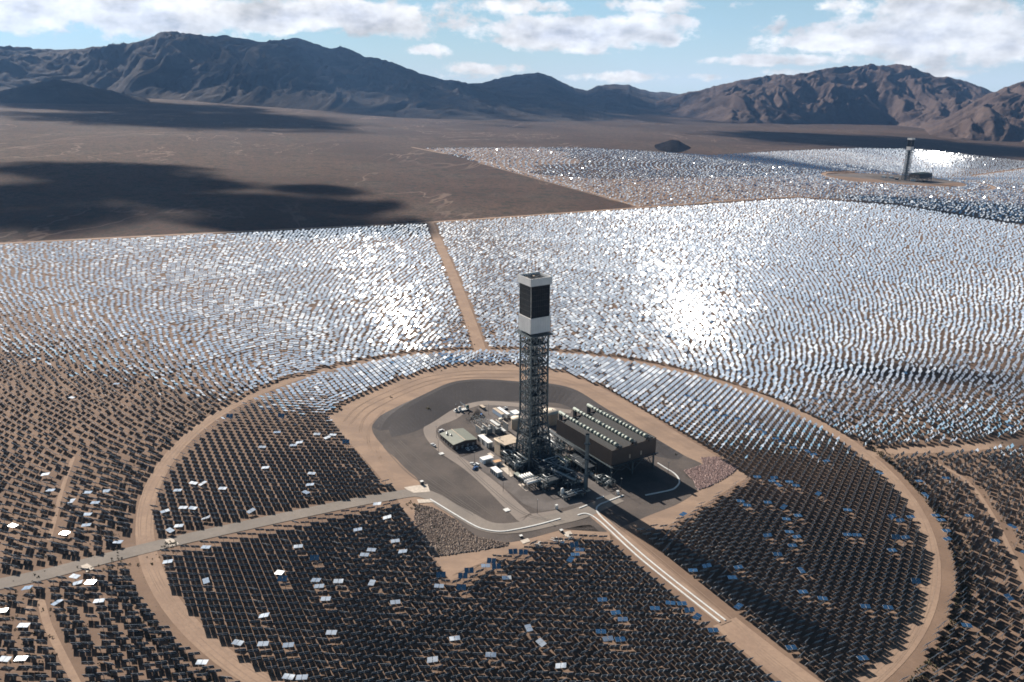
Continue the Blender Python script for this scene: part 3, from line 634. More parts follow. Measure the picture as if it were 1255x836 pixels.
# ------------------------------------------------------------------ air and cloud banks overhead (they throw the big shadow patches)
def cloud_mat():
    m = bpy.data.materials.new('cloud_vapour'); m.use_nodes = True; nt = m.node_tree; nt.nodes.clear()
    tcn = node(nt, 'ShaderNodeTexCoord'); g = node(nt, 'ShaderNodeNewGeometry')
    vm = node(nt, 'ShaderNodeVectorMath', operation='SUBTRACT'); nt.links.new(tcn.outputs['Generated'], vm.inputs[0]); vm.inputs[1].default_value = (.5, .5, 0)
    mp = node(nt, 'ShaderNodeVectorMath', operation='MULTIPLY'); nt.links.new(vm.outputs[0], mp.inputs[0]); mp.inputs[1].default_value = (2, 2, 0)
    ln = node(nt, 'ShaderNodeVectorMath', operation='LENGTH'); nt.links.new(mp.outputs[0], ln.inputs[0])
    n = node(nt, 'ShaderNodeTexNoise', i_Scale=.0028, i_Detail=8.0, i_Roughness=.62); nt.links.new(g.outputs['Position'], n.inputs['Vector'])
    k = M_(nt, 'ADD', M_(nt, 'MULTIPLY', ln.outputs['Value'], -1.45), M_(nt, 'MULTIPLY', M_(nt, 'SUBTRACT', n.outputs[0], .08), 1.7))
    al = smooth(nt, k, -.42, .10)
    d = node(nt, 'ShaderNodeBsdfDiffuse'); d.inputs[0].default_value = (.85, .86, .88, 1)
    t = node(nt, 'ShaderNodeBsdfTranslucent'); t.inputs[0].default_value = (.85, .86, .88, 1)
    mx_ = node(nt, 'ShaderNodeMixShader', i_0=.5); nt.links.new(d.outputs[0], mx_.inputs[1]); nt.links.new(t.outputs[0], mx_.inputs[2])
    tr = node(nt, 'ShaderNodeBsdfTransparent'); m2 = node(nt, 'ShaderNodeMixShader'); nt.links.new(al, m2.inputs[0]); nt.links.new(tr.outputs[0], m2.inputs[1]); nt.links.new(mx_.outputs[0], m2.inputs[2])
    o_ = node(nt, 'ShaderNodeOutputMaterial'); nt.links.new(m2.outputs[0], o_.inputs[0]); return m
m_cloud = cloud_mat()
def cloud(px, py, rx, ry, alt, seed, rot=0.):
    P = np.array(gnd(px, py)); y0 = gnd(px, py+ry)[1]; y1 = gnd(px, py-ry)[1]; cy = (y0+y1)/2
    P = np.array([P[0]*cy/P[1], cy]); RX = rx/F*math.hypot(cy, H)*1.25; RY = (y1-y0)/2*1.25
    cen = P+S[:2]/S[2]*alt
    nr_, na = 14, 48; V = []; Fs = []
    for sgn in (1, -1):
        for i in range(nr_+1):
            r = i/nr_
            for k in range(na):
                a = 2*math.pi*k/na
                x, y = r*math.cos(a)*RX, r*math.sin(a)*RY
                V.append((x, y, r))
    V = np.array(V); h = np.sqrt(np.clip(1-V[:, 2]**2, 0, 1)); n_ = fbm(V[:, 0]/350, V[:, 1]/350, 4, seed)
    half = len(V)//2; z = np.zeros(len(V)); z[:half] = h[:half]*(150+160*n_[:half]); z[half:] = -h[half:]*(25+15*n_[half:])
    X = V[:, 0]*math.cos(rot)-V[:, 1]*math.sin(rot); Y = V[:, 0]*math.sin(rot)+V[:, 1]*math.cos(rot)
    for q in (0, half):
        for i in range(nr_):
            for k in range(na):
                a, b, c, d = q+i*na+k, q+i*na+(k+1) % na, q+(i+1)*na+(k+1) % na, q+(i+1)*na+k
                Fs.append((a, d, c, b) if q == 0 else (a, b, c, d))
    me = np_mesh('cloud', np.stack([X, Y, z], 1), np.array(Fs), None, [m_cloud], True)
    o = link('cloud', me); o.location = (cen[0], cen[1], alt); o['kind'] = 'structure'; return o
for i, c in enumerate([(130,215,150,15,1700,1),(40,252,150,26,1700,2),(300,257,130,20,1700,11),(395,238,75,10,1700,12),(220,232,150,13,1700,13),(260,150,230,14,2300,3),(560,133,300,18,2700,4),(150,132,200,8,2700,5),(1040,173,230,10,2500,6),(1130,247,150,9,1700,7),(1130,462,180,15,1500,8),(440,262,60,10,1700,10)]): cloud(*c)
m_haze = bpy.data.materials.new('haze_air'); m_haze.use_nodes = True; nt = m_haze.node_tree; nt.nodes.clear()
pv = node(nt, 'ShaderNodeVolumePrincipled'); pv.inputs['Density'].default_value = 1.8e-5; pv.inputs['Color'].default_value = (.26, .52, 1.0, 1); pv.inputs['Anisotropy'].default_value = .35
o_ = node(nt, 'ShaderNodeOutputMaterial'); nt.links.new(pv.outputs[0], o_.inputs['Volume'])
mb = MB(); mb.box(-14800, 14800, -2200, 17000, -700, 1350); hz = mb.build('haze', m_haze); hz['kind'] = 'stuff'; hz['label'] = 'thin blue haze over the valley'; hz['category'] = 'haze'

# ------------------------------------------------------------------ tower
RZ = math.radians(30.5); E1 = np.array([math.cos(RZ), math.sin(RZ)]); E2 = np.array([-math.sin(RZ), math.cos(RZ)])
def at(px, py, z=0.): x, y = gnd(px, py, z); return (x, y, G(x)+z)
def uvp(u, v, z=0.): p = np.array(T1)+E1*u+E2*v; return (p[0], p[1], G(p[0])+z)
m_recv = mat('receiver_black', (.01, .012, .015), .7, 0., .15)
nt = m_recv.node_tree; b = nt.nodes['Principled BSDF']; tcn = node(nt, 'ShaderNodeTexCoord'); wv = node(nt, 'ShaderNodeTexWave', wave_type='BANDS', bands_direction='DIAGONAL', i_Scale=1.6, i_Distortion=.3)
nt.links.new(tcn.outputs['Object'], wv.inputs['Vector']); ns = node(nt, 'ShaderNodeTexNoise', i_Scale=.35, i_Detail=4.0); nt.links.new(tcn.outputs['Object'], ns.inputs['Vector'])
nt.links.new(mixc(nt, M_(nt, 'MULTIPLY', wv.outputs[0], smooth(nt, ns.outputs[0], .4, .8)), (.008, .010, .013), (.028, .027, .026)), b.inputs['Base Color'])
def hollow(mb, hw, hi, z0, z1, mi=0):
    mb.box(-hw, hw, -hw, -hi, z0, z1, mi); mb.box(-hw, hw, hi, hw, z0, z1, mi); mb.box(-hw, -hi, -hi, hi, z0, z1, mi); mb.box(hi, hw, -hi, hi, z0, z1, mi)
def tower(loc, label, group):
    t = empty('solar_tower', loc, RZ, label=label, cat='tower', group=group)
    def hw(z): return 7.0+max(0, (40-z)/40)*2.6
    R = random.Random(3)
    lev = [0, 8, 16, 24, 32, 40]+[40+7.5*i for i in range(1, 8)]+[99.5]
    for sx_, sy_ in ((-1,-1),(1,-1),(1,1),(-1,1)):
        mb = MB()
        for a, b in zip(lev[:-1], lev[1:]):
            mb.bar((sx_*hw(a), sy_*hw(a), a-(3 if a == 0 else 0)), (sx_*hw(b), sy_*hw(b), b), 1.0 if a > 30 else 1.25)
        mb.build('leg', m_steel, t)
    mb = MB()
    for a, b in zip(lev[:-1], lev[1:]):
        h0, h1 = hw(a), hw(b); m = (h0+h1)/2; mz = (a+b)/2
        for k in range(4):
            def rt(x, y, z): 
                for _ in range(k): x, y = -y, x
                return (x, y, z)
            mb.bar(rt(-h1, -h1, b), rt(h1, -h1, b), .5)
            mb.bar(rt(0, -h0, a), rt(0, -h1, b), .45)
            mb.bar(rt(-h0, -h0, a), rt(0, -h1, b), .34); mb.bar(rt(h0, -h0, a), rt(0, -h1, b), .34)
            mb.bar(rt(-h1, -h1, b), rt(0, -h0, a), .28); mb.bar(rt(h1, -h1, b), rt(0, -h0, a), .28)
            mb.bar(rt(-h1, -h1, b), rt(-h1*.3, -h1*.3, b), .3)
    mb.build('cross_bracing', m_steel, t)
    for z in lev[2:-1]:
        mb = MB(); h = hw(z)-.6
        mb.box(-h, h, -h, -h+2.2, z-.15, z+.1); mb.box(-h, h, h-2.2, h, z-.15, z+.1); mb.box(-h, -h+2.2, -h+2.2, h-2.2, z-.15, z+.1)
        for q in range(5): x, y = R.uniform(-4, 4), R.uniform(-4, 4); mb.box(x-1.1, x+1.1, y-.9, y+.9, z+.1, z+R.uniform(1, 3))
        mb.build('platform', m_dsteel, t)
    mb = MB(); mb.box(1.0, 4.0, 1.2, 4.4, -2, 99)
    for z in range(4, 98, 4): mb.box(.8, 4.2, 1.0, 4.6, z, z+.4)
    mb.build('elevator_shaft', m_steel, t)
    for (x, y, r) in ((-3.2, -2.2, .55), (-1.6, -3.2, .45), (.2, -3.6, .6), (-4, .6, .5), (-2.4, 3.4, .7)):
        mb = MB(); pts = [(x, y, 1)]
        for z in range(20, 96, 12): pts += [(x, y, z-1.6), (x+R.uniform(-1, 1)*.9, y+R.uniform(-1, 1)*.9, z+1.6)]
        mb.tube(pts+[(x, y, 100)], r, 8); mb.build('riser_pipe', m_galv, t)
    mb = MB()
    for i in range(24):
        z = 3+i*4; a, b = ((5.5, -5, z), (5.5, 3, z+2)); mb.bar(a, b, 1.0, .25); mb.bar((5.5, 3, z+2), (5.5, -5, z+4), .9, .25)
    mb.build('stairway', m_dsteel, t)
    mb = MB(); mb.box(-9.6, 9.6, -9.6, 9.6, 98.9, 99.5)
    for k in range(4):
        for i in range(9):
            x = -9.5+i*19/8; p, q = [(x, -9.5), (x, 9.5), (-9.5, x), (9.5, x)][k]
            mb.bar((p, q, 99.5), (p, q, 100.9), .1)
    for z in (100.2, 100.9):
        for a, b in (((-9.5,-9.5),(9.5,-9.5)),((9.5,-9.5),(9.5,9.5)),((9.5,9.5),(-9.5,9.5)),((-9.5,9.5),(-9.5,-9.5))): mb.bar((*a, z), (*b, z), .09)
    mb.build('gallery', m_steel, t)
    mb = MB(); hollow(mb, 8.0, 7.5, 101.3, 112.2)
    for x in np.arange(-8, 8.1, 2.0):
        for s_ in (-1, 1): mb.box(x-.05, x+.05, s_*8.0-.05, s_*8.0+.05, 101.3, 112.2, 1); mb.box(s_*8.0-.05, s_*8.0+.05, x-.05, x+.05, 101.3, 112.2, 1)
    mb.build('lower_shield', [m_white, m_offwhite], t)
    mb = MB(); hollow(mb, 7.45, 6.9, 112.2, 134.6)
    mb.build('receiver_panels', m_recv, t)
    mb = MB()
    for x in np.arange(-6, 6.1, 1.5):
        for s_ in (-1, 1): mb.box(x-.04, x+.04, s_*7.47-.03, s_*7.47+.03, 112.3, 134.5); mb.box(s_*7.47-.03, s_*7.47+.03, x-.04, x+.04, 112.3, 134.5)
    for z in (116.5, 120, 124, 128, 131.5):
        for s_ in (-1, 1): mb.box(-7.4, 7.4, s_*7.47-.05, s_*7.47+.05, z-.06, z+.06); mb.box(s_*7.47-.05, s_*7.47+.05, -7.4, 7.4, z-.06, z+.06)
    mb.build('panel_seams', m_dsteel, t)
    for s1 in (-1, 1):
        for s2 in (-1, 1):
            mb = MB(); mb.box(s1*7.47-.14, s1*7.47+.14, s2*7.47-.14, s2*7.47+.14, 112.1, 134.6); mb.build('corner_trim', m_galv, t)
    mb = MB(); hollow(mb, 8.5, 8.1, 134.6, 139.8); mb.box(-8.1, 8.1, -8.1, 8.1, 134.7, 135.1, 1)
    mb.build('upper_shield', [m_white, m_dsteel], t)
    mb = MB()
    for i in range(26):
        x, y = R.uniform(-6.5, 6.5), R.uniform(-6.5, 6.5); w = R.uniform(.4, 1.5); mb.box(x-w, x+w, y-.7, y+.7, 135.1, 135.1+R.uniform(1, 4.2), R.choice([0, 0, 1]))
    for i in range(14):
        x = R.uniform(-7, 7); mb.bar((x, -7.5, 138), (x+R.uniform(-2, 2), 7.5, 138.6), .35)
    for x, y in ((-8, 8), (8, 8), (8, -8), (-8, -8), (0, 8)): mb.bar((x, y, 139.5), (x, y, 142.3), .18)
    mb.build('roof_equipment', [m_dsteel, m_tan], t)
    return t
TG = 'solar power towers'
tw1 = tower((T1[0], T1[1], G(T1[0])), 'tall steel lattice tower with black receiver box in the foreground power block', TG)

# air-cooled condenser
m_fin = mat('finned_coil', (.05, .05, .05), .9, 0., .05)
nt = m_fin.node_tree; b = nt.nodes['Principled BSDF']; tcn = node(nt, 'ShaderNodeTexCoord'); wv = node(nt, 'ShaderNodeTexWave', wave_type='BANDS', bands_direction='Y', i_Scale=.55, i_Distortion=.0); nt.links.new(tcn.outputs['Object'], wv.inputs['Vector'])
nt.links.new(mixc(nt, wv.outputs[0], (.045, .045, .047), (.13, .126, .12)), b.inputs['Base Color'])
m_duct = mat('duct_green_grey', (.24, .265, .23), .5, .1, var=.2, vs=.3)
def condenser(loc, rz, label, group):
    t = empty('air_cooled_condenser', loc, rz, label=label, cat='condenser', group=group)
    U, Vv = 41., 66.; Z0, Z1 = 11., 23.
    for (x0, x1, y0, y1) in ((0, U, -.0, .35), (0, U, Vv-.35, Vv), (0, .35, .35, Vv-.35), (U-.35, U, .35, Vv-.35)):
        mb = MB(); mb.box(x0, x1, y0, y1, Z0, Z1 if y1 < Vv else Z1-2.2)
        mb.build('cladding_wall', m_clad, t)
    mb = MB(); mb.box(.4, U-.4, .4, Vv-.4, 10.6, 11.1)
    for y in np.arange(0, Vv+.1, 11): mb.box(-.6, U+.6, y-.35, y+.35, 9.8, 10.6)
    for x in (0, U/2, U): mb.box(x-.35, x+.35, -.6, Vv+.6, 9.1, 9.8)
    mb.build('fan_deck', m_dsteel, t)
    mb = MB()
    for x0, x1, y0, y1 in ((-1.6, -.2, -1.6, Vv+1), (-.2, U+1.6, -1.6, -.2)): mb.box(x0, x1, y0, y1, 10.7, 10.9)
    for y in np.arange(-1.6, Vv, 3): mb.bar((-1.6, y, 10.9), (-1.6, y, 12), .09)
    for x in np.arange(-1.6, U+1.6, 3): mb.bar((x, -1.6, 10.9), (x, -1.6, 12), .09)
    for z in (11.5, 12): mb.bar((-1.6, -1.6, z), (-1.6, Vv, z), .08); mb.bar((-1.6, -1.6, z), (U+1.6, -1.6, z), .08)
    mb.build('walkway', m_steel, t)
    for x in (.8, U/2, U-.8):
        for y in (1, 22, 44, Vv-1):
            mb = MB(); mb.box(x-.5, x+.5, y-.5, y+.5, -2.5, 9.1); mb.build('column', m_steel, t)
    mb = MB()
    for x in (.8, U/2, U-.8):
        for a, c in ((1, 22), (22, 44), (44, Vv-1)):
            m = (a+c)/2; mb.bar((x, a, 0), (x, m, 9.1), .4); mb.bar((x, c, 0), (x, m, 9.1), .4)
    for y in (1, Vv-1):
        for a, c in ((.8, U/2), (U/2, U-.8)):
            m = (a+c)/2; mb.bar((a, y, 2), (m, y, 9.1), .4); mb.bar((c, y, 2), (m, y, 9.1), .4); mb.bar((a, y, 9.), (m, y, 5), .25); mb.bar((c, y, 9), (m, y, 5), .25)
    mb.build('bracing', m_steel, t)
    for k, x in enumerate((7.3, 20.9, 34.5)):
        for s_ in (-1, 1):
            mb = MB(); x1 = x+s_*(6.3)
            vs = [(x+s_*.9, 2, 23.4), (x+s_*.9, 60, 23.4), (x1, 60, 19.8), (x1, 2, 19.8)]; vs += [(a, b_, c_-.5) for a, b_, c_ in vs]
            fs = [(0,1,2,3),(7,6,5,4),(0,4,5,1),(1,5,6,2),(2,6,7,3),(3,7,4,0)]
            mb.add(vs, fs if s_ < 0 else [f[::-1] for f in fs]); mb.build('cooling_coil', m_fin, t)
        mb = MB(); mb.tube([(x, 1.2, 24.3), (x, 62, 24.3), (x, 72, 24.6)], [.95, 1.25, 1.3], 12)
        rr = random.Random(k)
        y = 3
        while y < 68: mb.tube([(x, y, 24.3), (x, y+rr.uniform(2.0, 3.0), 24.3)], 1.36, 12); y += rr.uniform(3.2, 4.6)
        mb.box(x-1.1, x+1.1, -.9, 1.3, 22.2, 25.2, 1)
        dct = mb.build('steam_duct', [m_duct, m_dsteel], t)
        mb = MB(); mb.box(x-1.0, x+1.0, 69.4, 71.8, 13, 23.6); mb.tube([(x, 70.6, 23.8), (x, 70.6, 4), (x-8, 60, 4)], 1.1, 10); mb.build('riser_duct', m_dsteel, t)
    for x in (14.1, 27.7):
        mb = MB(); mb.box(x-.5, x+.5, 2, 60, 19.4, 20.1); mb.build('valley_gutter', m_dsteel, t)
    mb = MB()
    for y in np.arange(2, 62, 2.0): mb.bar((.5, y, 22.6), (2.2, y, 19.6), .22); mb.bar((U-.5, y, 22.6), (U-2.2, y, 19.6), .22)
    mb.box(.35, .8, 1, 62, 22.2, 22.6); mb.box(U-.8, U-.35, 1, 62, 22.2, 22.6)
    mb.build('wall_brackets', m_galv, t)
    mb = MB(); mb.box(2, U-2, 61, 65, 18.9, 19.3); 
    for q in range(8): mb.box(3+q*4.6, 5+q*4.6, 61.5, 64, 19.3, 21)
    mb.build('service_gantry', m_dsteel, t)
    for x in (16, 26.5): 
        mb = MB(); mb.box(x, x+1.1, -.12, -.01, 13.2, 16.2); mb.build('access_door', m_tan, t)
    mb = MB()
    for (x, y) in ((14, 18), (27, 10), (14, 40), (30, 34)): mb.lathe([(0, 4), (4.4, 4), (4.6, 5.8), (0, 5.8)], 16, (x, y), 4.6)
    mb.build('fan_shroud', m_dsteel, t)
    return t
ACCG = 'air cooled condensers'
ax, ay = gnd(749.6, 589.5)
condenser((69.3, 503.6, G(69.3)), RZ+math.radians(2), 'large brown clad condenser building on stilts right of the foreground tower', ACCG)

# ------------------------------------------------------------------ power block
def thing(name, u, v, label, cat, group=None, dz=0, rot=0):
    return empty(name, uvp(u, v, dz), RZ+rot, label=label, cat=cat, group=group)
# control building with gabled roof
t = thing('maintenance_building', -43, 43.2, 'long low brown building with shallow green grey gable roof', 'building')
bl, bw = 19.5, 22.5
mb = MB(); mb.box(0, bl, 0, bw, -2, 4.6); mb.build('wall', m_clad, t)
m_roof = mat('roof_green_grey', (.20, .205, .165), .6, var=.08, vs=.4)
mb = MB(); L_ = bw/2+.0
# gable: ridge runs along v at u = bl/2
vs = [(-.5,-.5,4.6),(bl/2,-.5,6.0),(bl+.5,-.5,4.6),(-.5,bw+.5,4.6),(bl/2,bw+.5,6.0),(bl+.5,bw+.5,4.6)]
vs += [(x, y, z-.35) for x, y, z in vs]
mb.add(vs, [(0,1,4,3),(1,2,5,4),(6,9,10,7),(7,10,11,8),(0,6,7,1),(1,7,8,2),(3,4,10,9),(4,5,11,10),(0,3,9,6),(2,8,11,5)])
rf = mb.build('roof', m_roof, t)
mb = MB(); mb.box(bl/2-.3, bl/2+.3, -.5, bw+.5, 6.0, 6.2); mb.build('ridge_cap', m_tan, rf)
for x, y in ((3, 17), (5, 14), (4, 19)):
    mb = MB(); mb.lathe([(0, 0), (.5, 0), (.5, 1.1), (.8, 1.2), (0, 1.6)], 10, (x, y), 5.0); mb.build('roof_vent', m_galv, rf)
mb = MB(); mb.add([(.0,-.02,4.2),(bl/2,-.02,5.6),(bl,-.02,4.2),(0,-.0,4.2),(bl/2,.3,5.6),(bl,.3,4.2)], [(0,2,1)]); mb.build('gable', m_clad, t)
for i in range(4):
    f_ = MB(); f_.box(2+i*4.6, 3.6+i*4.6, -.10, -.0, -.2, 2.4); fo = f_.build('window', m_galv, t)
for i in range(5):
    f_ = MB(); f_.box(-.10, 0, 2+i*4.2, 3.2+i*4.2, .4, 2.2); f_.build('window', m_galv, t)

def vehicle(loc, rz, label, kind, colour, group='parked vehicles'):
    t = empty({'pickup': 'pickup_truck', 'car': 'parked_car', 'van': 'parked_van'}[kind], loc, rz, label=label, cat={'pickup': 'pickup', 'car': 'car', 'van': 'van'}[kind], group=group)
    body = mat('paint_'+colour, {'white': (.75, .75, .74), 'blue': (.05, .11, .25), 'silver': (.42, .44, .46), 'dark': (.05, .055, .06), 'grey': (.25, .26, .28)}[colour], .35)
    gl = mat('vehicle_glass', (.02, .03, .04), .15); ty = mat('tyre_rubber', (.02, .02, .02), .9)
    L_, w = 5.2, 1.9
    mb = MB()
    mb.add([(-L_/2,-w/2,.45),(L_/2,-w/2,.45),(L_/2,w/2,.45),(-L_/2,w/2,.45),(-L_/2,-w/2,1.05),(L_/2,-w/2+.1,.95),(L_/2,w/2-.1,.95),(-L_/2,w/2,1.05)], [(0,3,2,1),(4,5,6,7),(0,1,5,4),(1,2,6,5),(2,3,7,6),(3,0,4,7)])
    if kind == 'pickup': mb.box(-L_/2, -.35, -w/2, -w/2+.12, 1.05, 1.35); mb.box(-L_/2, -.35, w/2-.12, w/2, 1.05, 1.35); mb.box(-L_/2, -L_/2+.12, -w/2+.12, w/2-.12, 1.05, 1.35)
    mb.build('body', body, t)
    x0, x1 = {'pickup': (-.4, 1.35), 'car': (-1.9, 1.1), 'van': (-2.4, 1.7)}[kind]; h = 1.9 if kind == 'van' else 1.65
    def cab(o, z0, z1, ins):
        return [(x0+o,-w/2+.08+ins,z0),(x1-o,-w/2+.08+ins,z0),(x1-o,w/2-.08-ins,z0),(x0+o,w/2-.08-ins,z0),(x0+.25+o,-w/2+.22,z1),(x1-.55,-w/2+.22,z1),(x1-.55,w/2-.22,z1),(x0+.25+o,w/2-.22,z1)]
    mb = MB(); mb.add(cab(0, 1.0, h, 0), [(0,3,2,1),(4,5,6,7),(0,1,5,4),(1,2,6,5),(2,3,7,6),(3,0,4,7)]); mb.build('windows', gl, t)
    mb = MB(); mb.box(x0+.2, x1-.5, -w/2+.2, w/2-.2, h, h+.06); mb.build('cabin_roof', body, t)
    for x in (-1.6, 1.6):
        for s_ in (-1, 1):
            mb = MB(); mb.tube([(x, s_*(w/2-.25), .38), (x, s_*(w/2+.02), .38)], .38, 12); mb.build('wheel', ty, t)
    return t
def P3px(px, py): x, y, z = at(px, py); return (x, y, z+.22)
vehicle(P3px(531, 546.5), RZ+math.radians(95), 'white pickup truck driving on the service road left of the green roofed building', 'pickup', 'white')
vehicle(P3px(541, 529.5), RZ+math.radians(10), 'white van parked behind the far corner of the green roofed building', 'van', 'white')
vehicle(uvp(-33.5, 39, .22), RZ+math.radians(88), 'white car parked leftmost in the shade below the building gable', 'car', 'white')
vehicle(uvp(-30, 39.3, .22), RZ+math.radians(88), 'silver car parked between two others below the building gable', 'car', 'silver')
vehicle(uvp(-26.4, 39.6, .22), RZ+math.radians(88), 'pale grey car parked rightmost in the row below the building gable', 'car', 'grey')
vehicle(P3px(579.5, 570), RZ+math.radians(100), 'white pickup left of two parked before the small white sheds', 'pickup', 'white')
vehicle(P3px(584.5, 571), RZ+math.radians(100), 'white van parked tight against the small white sheds', 'van', 'white')
vehicle(P3px(582.5, 575), RZ+math.radians(30), 'blue car standing alone just in front of the white sheds', 'car', 'blue')
vehicle(P3px(590, 510), RZ+math.radians(60), 'dark blue van parked at the switchyard corner', 'van', 'blue')
vehicle(P3px(619, 501.5), RZ+math.radians(20), 'white truck cab beside the white box behind the tower', 'pickup', 'white')

def container(name, u, v, w, l, h, label, cat, m=m_offwhite, roofm=None, ribs=0, doors=0, group=None, rot=0, legs=0., extra=None):
    t = thing(name, u, v, label, cat, group, rot=rot)
    mb = MB(); mb.box(-w/2, w/2, -l/2, l/2, -.4+legs, h); body = mb.build('body', m, t)
    mb = MB(); mb.box(-w/2-.1, w/2+.1, -l/2-.1, l/2+.1, h, h+.18); mb.build('roof', roofm or m_white, t)
    for i in range(ribs):
        y = -l/2+.8+i*(l-1.6)/max(1, ribs-1); mb = MB(); mb.box(-w/2-.35, -w/2, y-.45, y+.45, .5+legs, h-.3); mb.build('cooling_unit', m_dsteel, t)
    for i in range(doors):
        y = -l/2+1.2+i*2.6; mb = MB(); mb.box(-w/2-.06, -w/2, y-.5, y+.5, legs, 2.1+legs); mb.build('door', m_galv, t)
    mb = MB(); mb.box(-w/4, w/4, -l/2-.06, -l/2, legs+.1, h*.75); mb.build('end_door', m_galv, t)
    if legs:
        for x in (-w/2+.3, w/2-.3):
            for y in (-l/2+1, l/2-2, l/2-1): mb = MB(); mb.tube([(x-.15, y, .45), (x+.15, y, .45)], .45, 10); mb.build('wheel', m_dsteel, t)
    return t
container('office_trailer', 19.5, 85.5, 2.8, 15, 4.0, 'blue and white box trailer on wheels behind the transformer yard', 'trailer', m=mat('trailer_blue_white', (.45, .55, .68), .5), roofm=m_tan, legs=.9, group='parked box trailers')
container('office_trailer', 23.6, 84.5, 2.8, 17, 4.0, 'all white box trailer parked beside the blue one', 'trailer', legs=.9, group='parked box trailers')
container('storage_box', 31, 77.5, 6, 8, 4.2, 'big white equipment box behind the left side of the tower', 'container', m=mat('pale_blue_white', (.58, .64, .70), .5))
container('switchgear_house', -16.5, 42.5, 4.2, 16, 4.4, 'long white switchgear house right of the green roofed building', 'container', ribs=3, doors=1)
container('equipment_shed', -30, 15.8, 8.5, 5.2, 3.4, 'white shed with pale roof nearest the parked pickups', 'shed', m=mat('pale_blue_white', (0,0,0)), doors=1)
container('equipment_shed', -25.2, 8.8, 5.4, 3.6, 2.8, 'small cream shed with rusty roof between two white ones', 'shed', roofm=mat('rusty_roof', (.55, .33, .18), .8, var=.3, vs=.8), doors=1)
container('inverter_house', -33, -4.2, 4.4, 9.4, 3.6, 'white house with four black cooling units along its side', 'container', ribs=4)
container('generator_box', -22.5, -16.5, 3.2, 7.5, 3.0, 'dark green generator box on the pale slab left of the coolers', 'container', m=m_dsteel, roofm=mat('grey_green', (.26, .28, .24), .6), ribs=3)
container('green_roof_kiosk', 18.5, -13, 7, 7, 4.5, 'small kiosk with flat green roof among the pipework right of tower', 'kiosk', m=m_dsteel, roofm=mat('moss_green', (.20, .24, .16), .7))
container('skip_container', 14.5, 104, 2.6, 6.2, 2.2, 'small tan roofed skip standing alone by the top bend of service road', 'skip', m=m_dsteel, roofm=m_tan)
# storage tanks
def tank(u, v, r, h, label, group='tan storage tanks', m=None):
    t = thing('storage_tank', u, v, label, 'tank', group); m = m or m_tan
    mb = MB(); mb.lathe([(r, -1.5), (r, h)], 32); mb.build('shell', m, t)
    mb = MB(); mb.lathe([(r+.15, h), (r+.15, h+.25), (0, h+r*.16)], 32); rf = mb.build('tank_roof', mat('tan_light', (.62, .53, .42), .7), t)
    mb = MB(); mb.box(r, r+.25, -.3, .3, 0, h+1); mb.build('ladder', m_galv, t)
    mb = MB(); mb.lathe([(.4, 0), (.4, .7), (0, .9)], 10, (r*.4, 0), h+r*.1); mb.build('roof_hatch', m_galv, rf)
    return t
tank(50.5, 56, 7.2, 9.5, 'wide tan storage tank right of the lattice tower, beside condenser')
tank(20, 57, 4.5, 9, 'narrow tan storage tank left of the lattice tower')
tank(14, 71.5, 1.9, 3.6, 'small white round tank in front of the box trailers', None, m_offwhite)
tank(-13, 50.5, 1.6, 3.2, 'little white topped green tank beside the switchgear house', None, mat('deep_green', (.03, .08, .06), .6))
# exhaust stack
t = thing('exhaust_stack', 10.4, -51.4, 'slender grey exhaust stack in front of the brown condenser', 'stack')
mb = MB(); mb.tube([(0, 0, -1), (0, 0, 42)], 1.25, 16, caps=False); mb.tube([(0, 0, 40.6), (0, 0, 42.1)], 1.4, 16, caps=False); mb.build('flue', mat('stack_grey', (.13, .16, .175), .55, .2), t)
for z in (12, 24, 35):
    mb = MB(); mb.lathe([(1.3, z), (2.2, z), (2.2, z+.15), (1.3, z+.15)], 16); mb.build('ring_platform', m_steel, t)
mb = MB(); mb.box(-.25, .25, -1.6, -1.3, 0, 41); mb.build('ladder', m_steel, t)
mb = MB(); mb.box(-2.2, 2.2, -2.2, 2.2, -1.5, 1.0); mb.build('footing', m_conc, t)
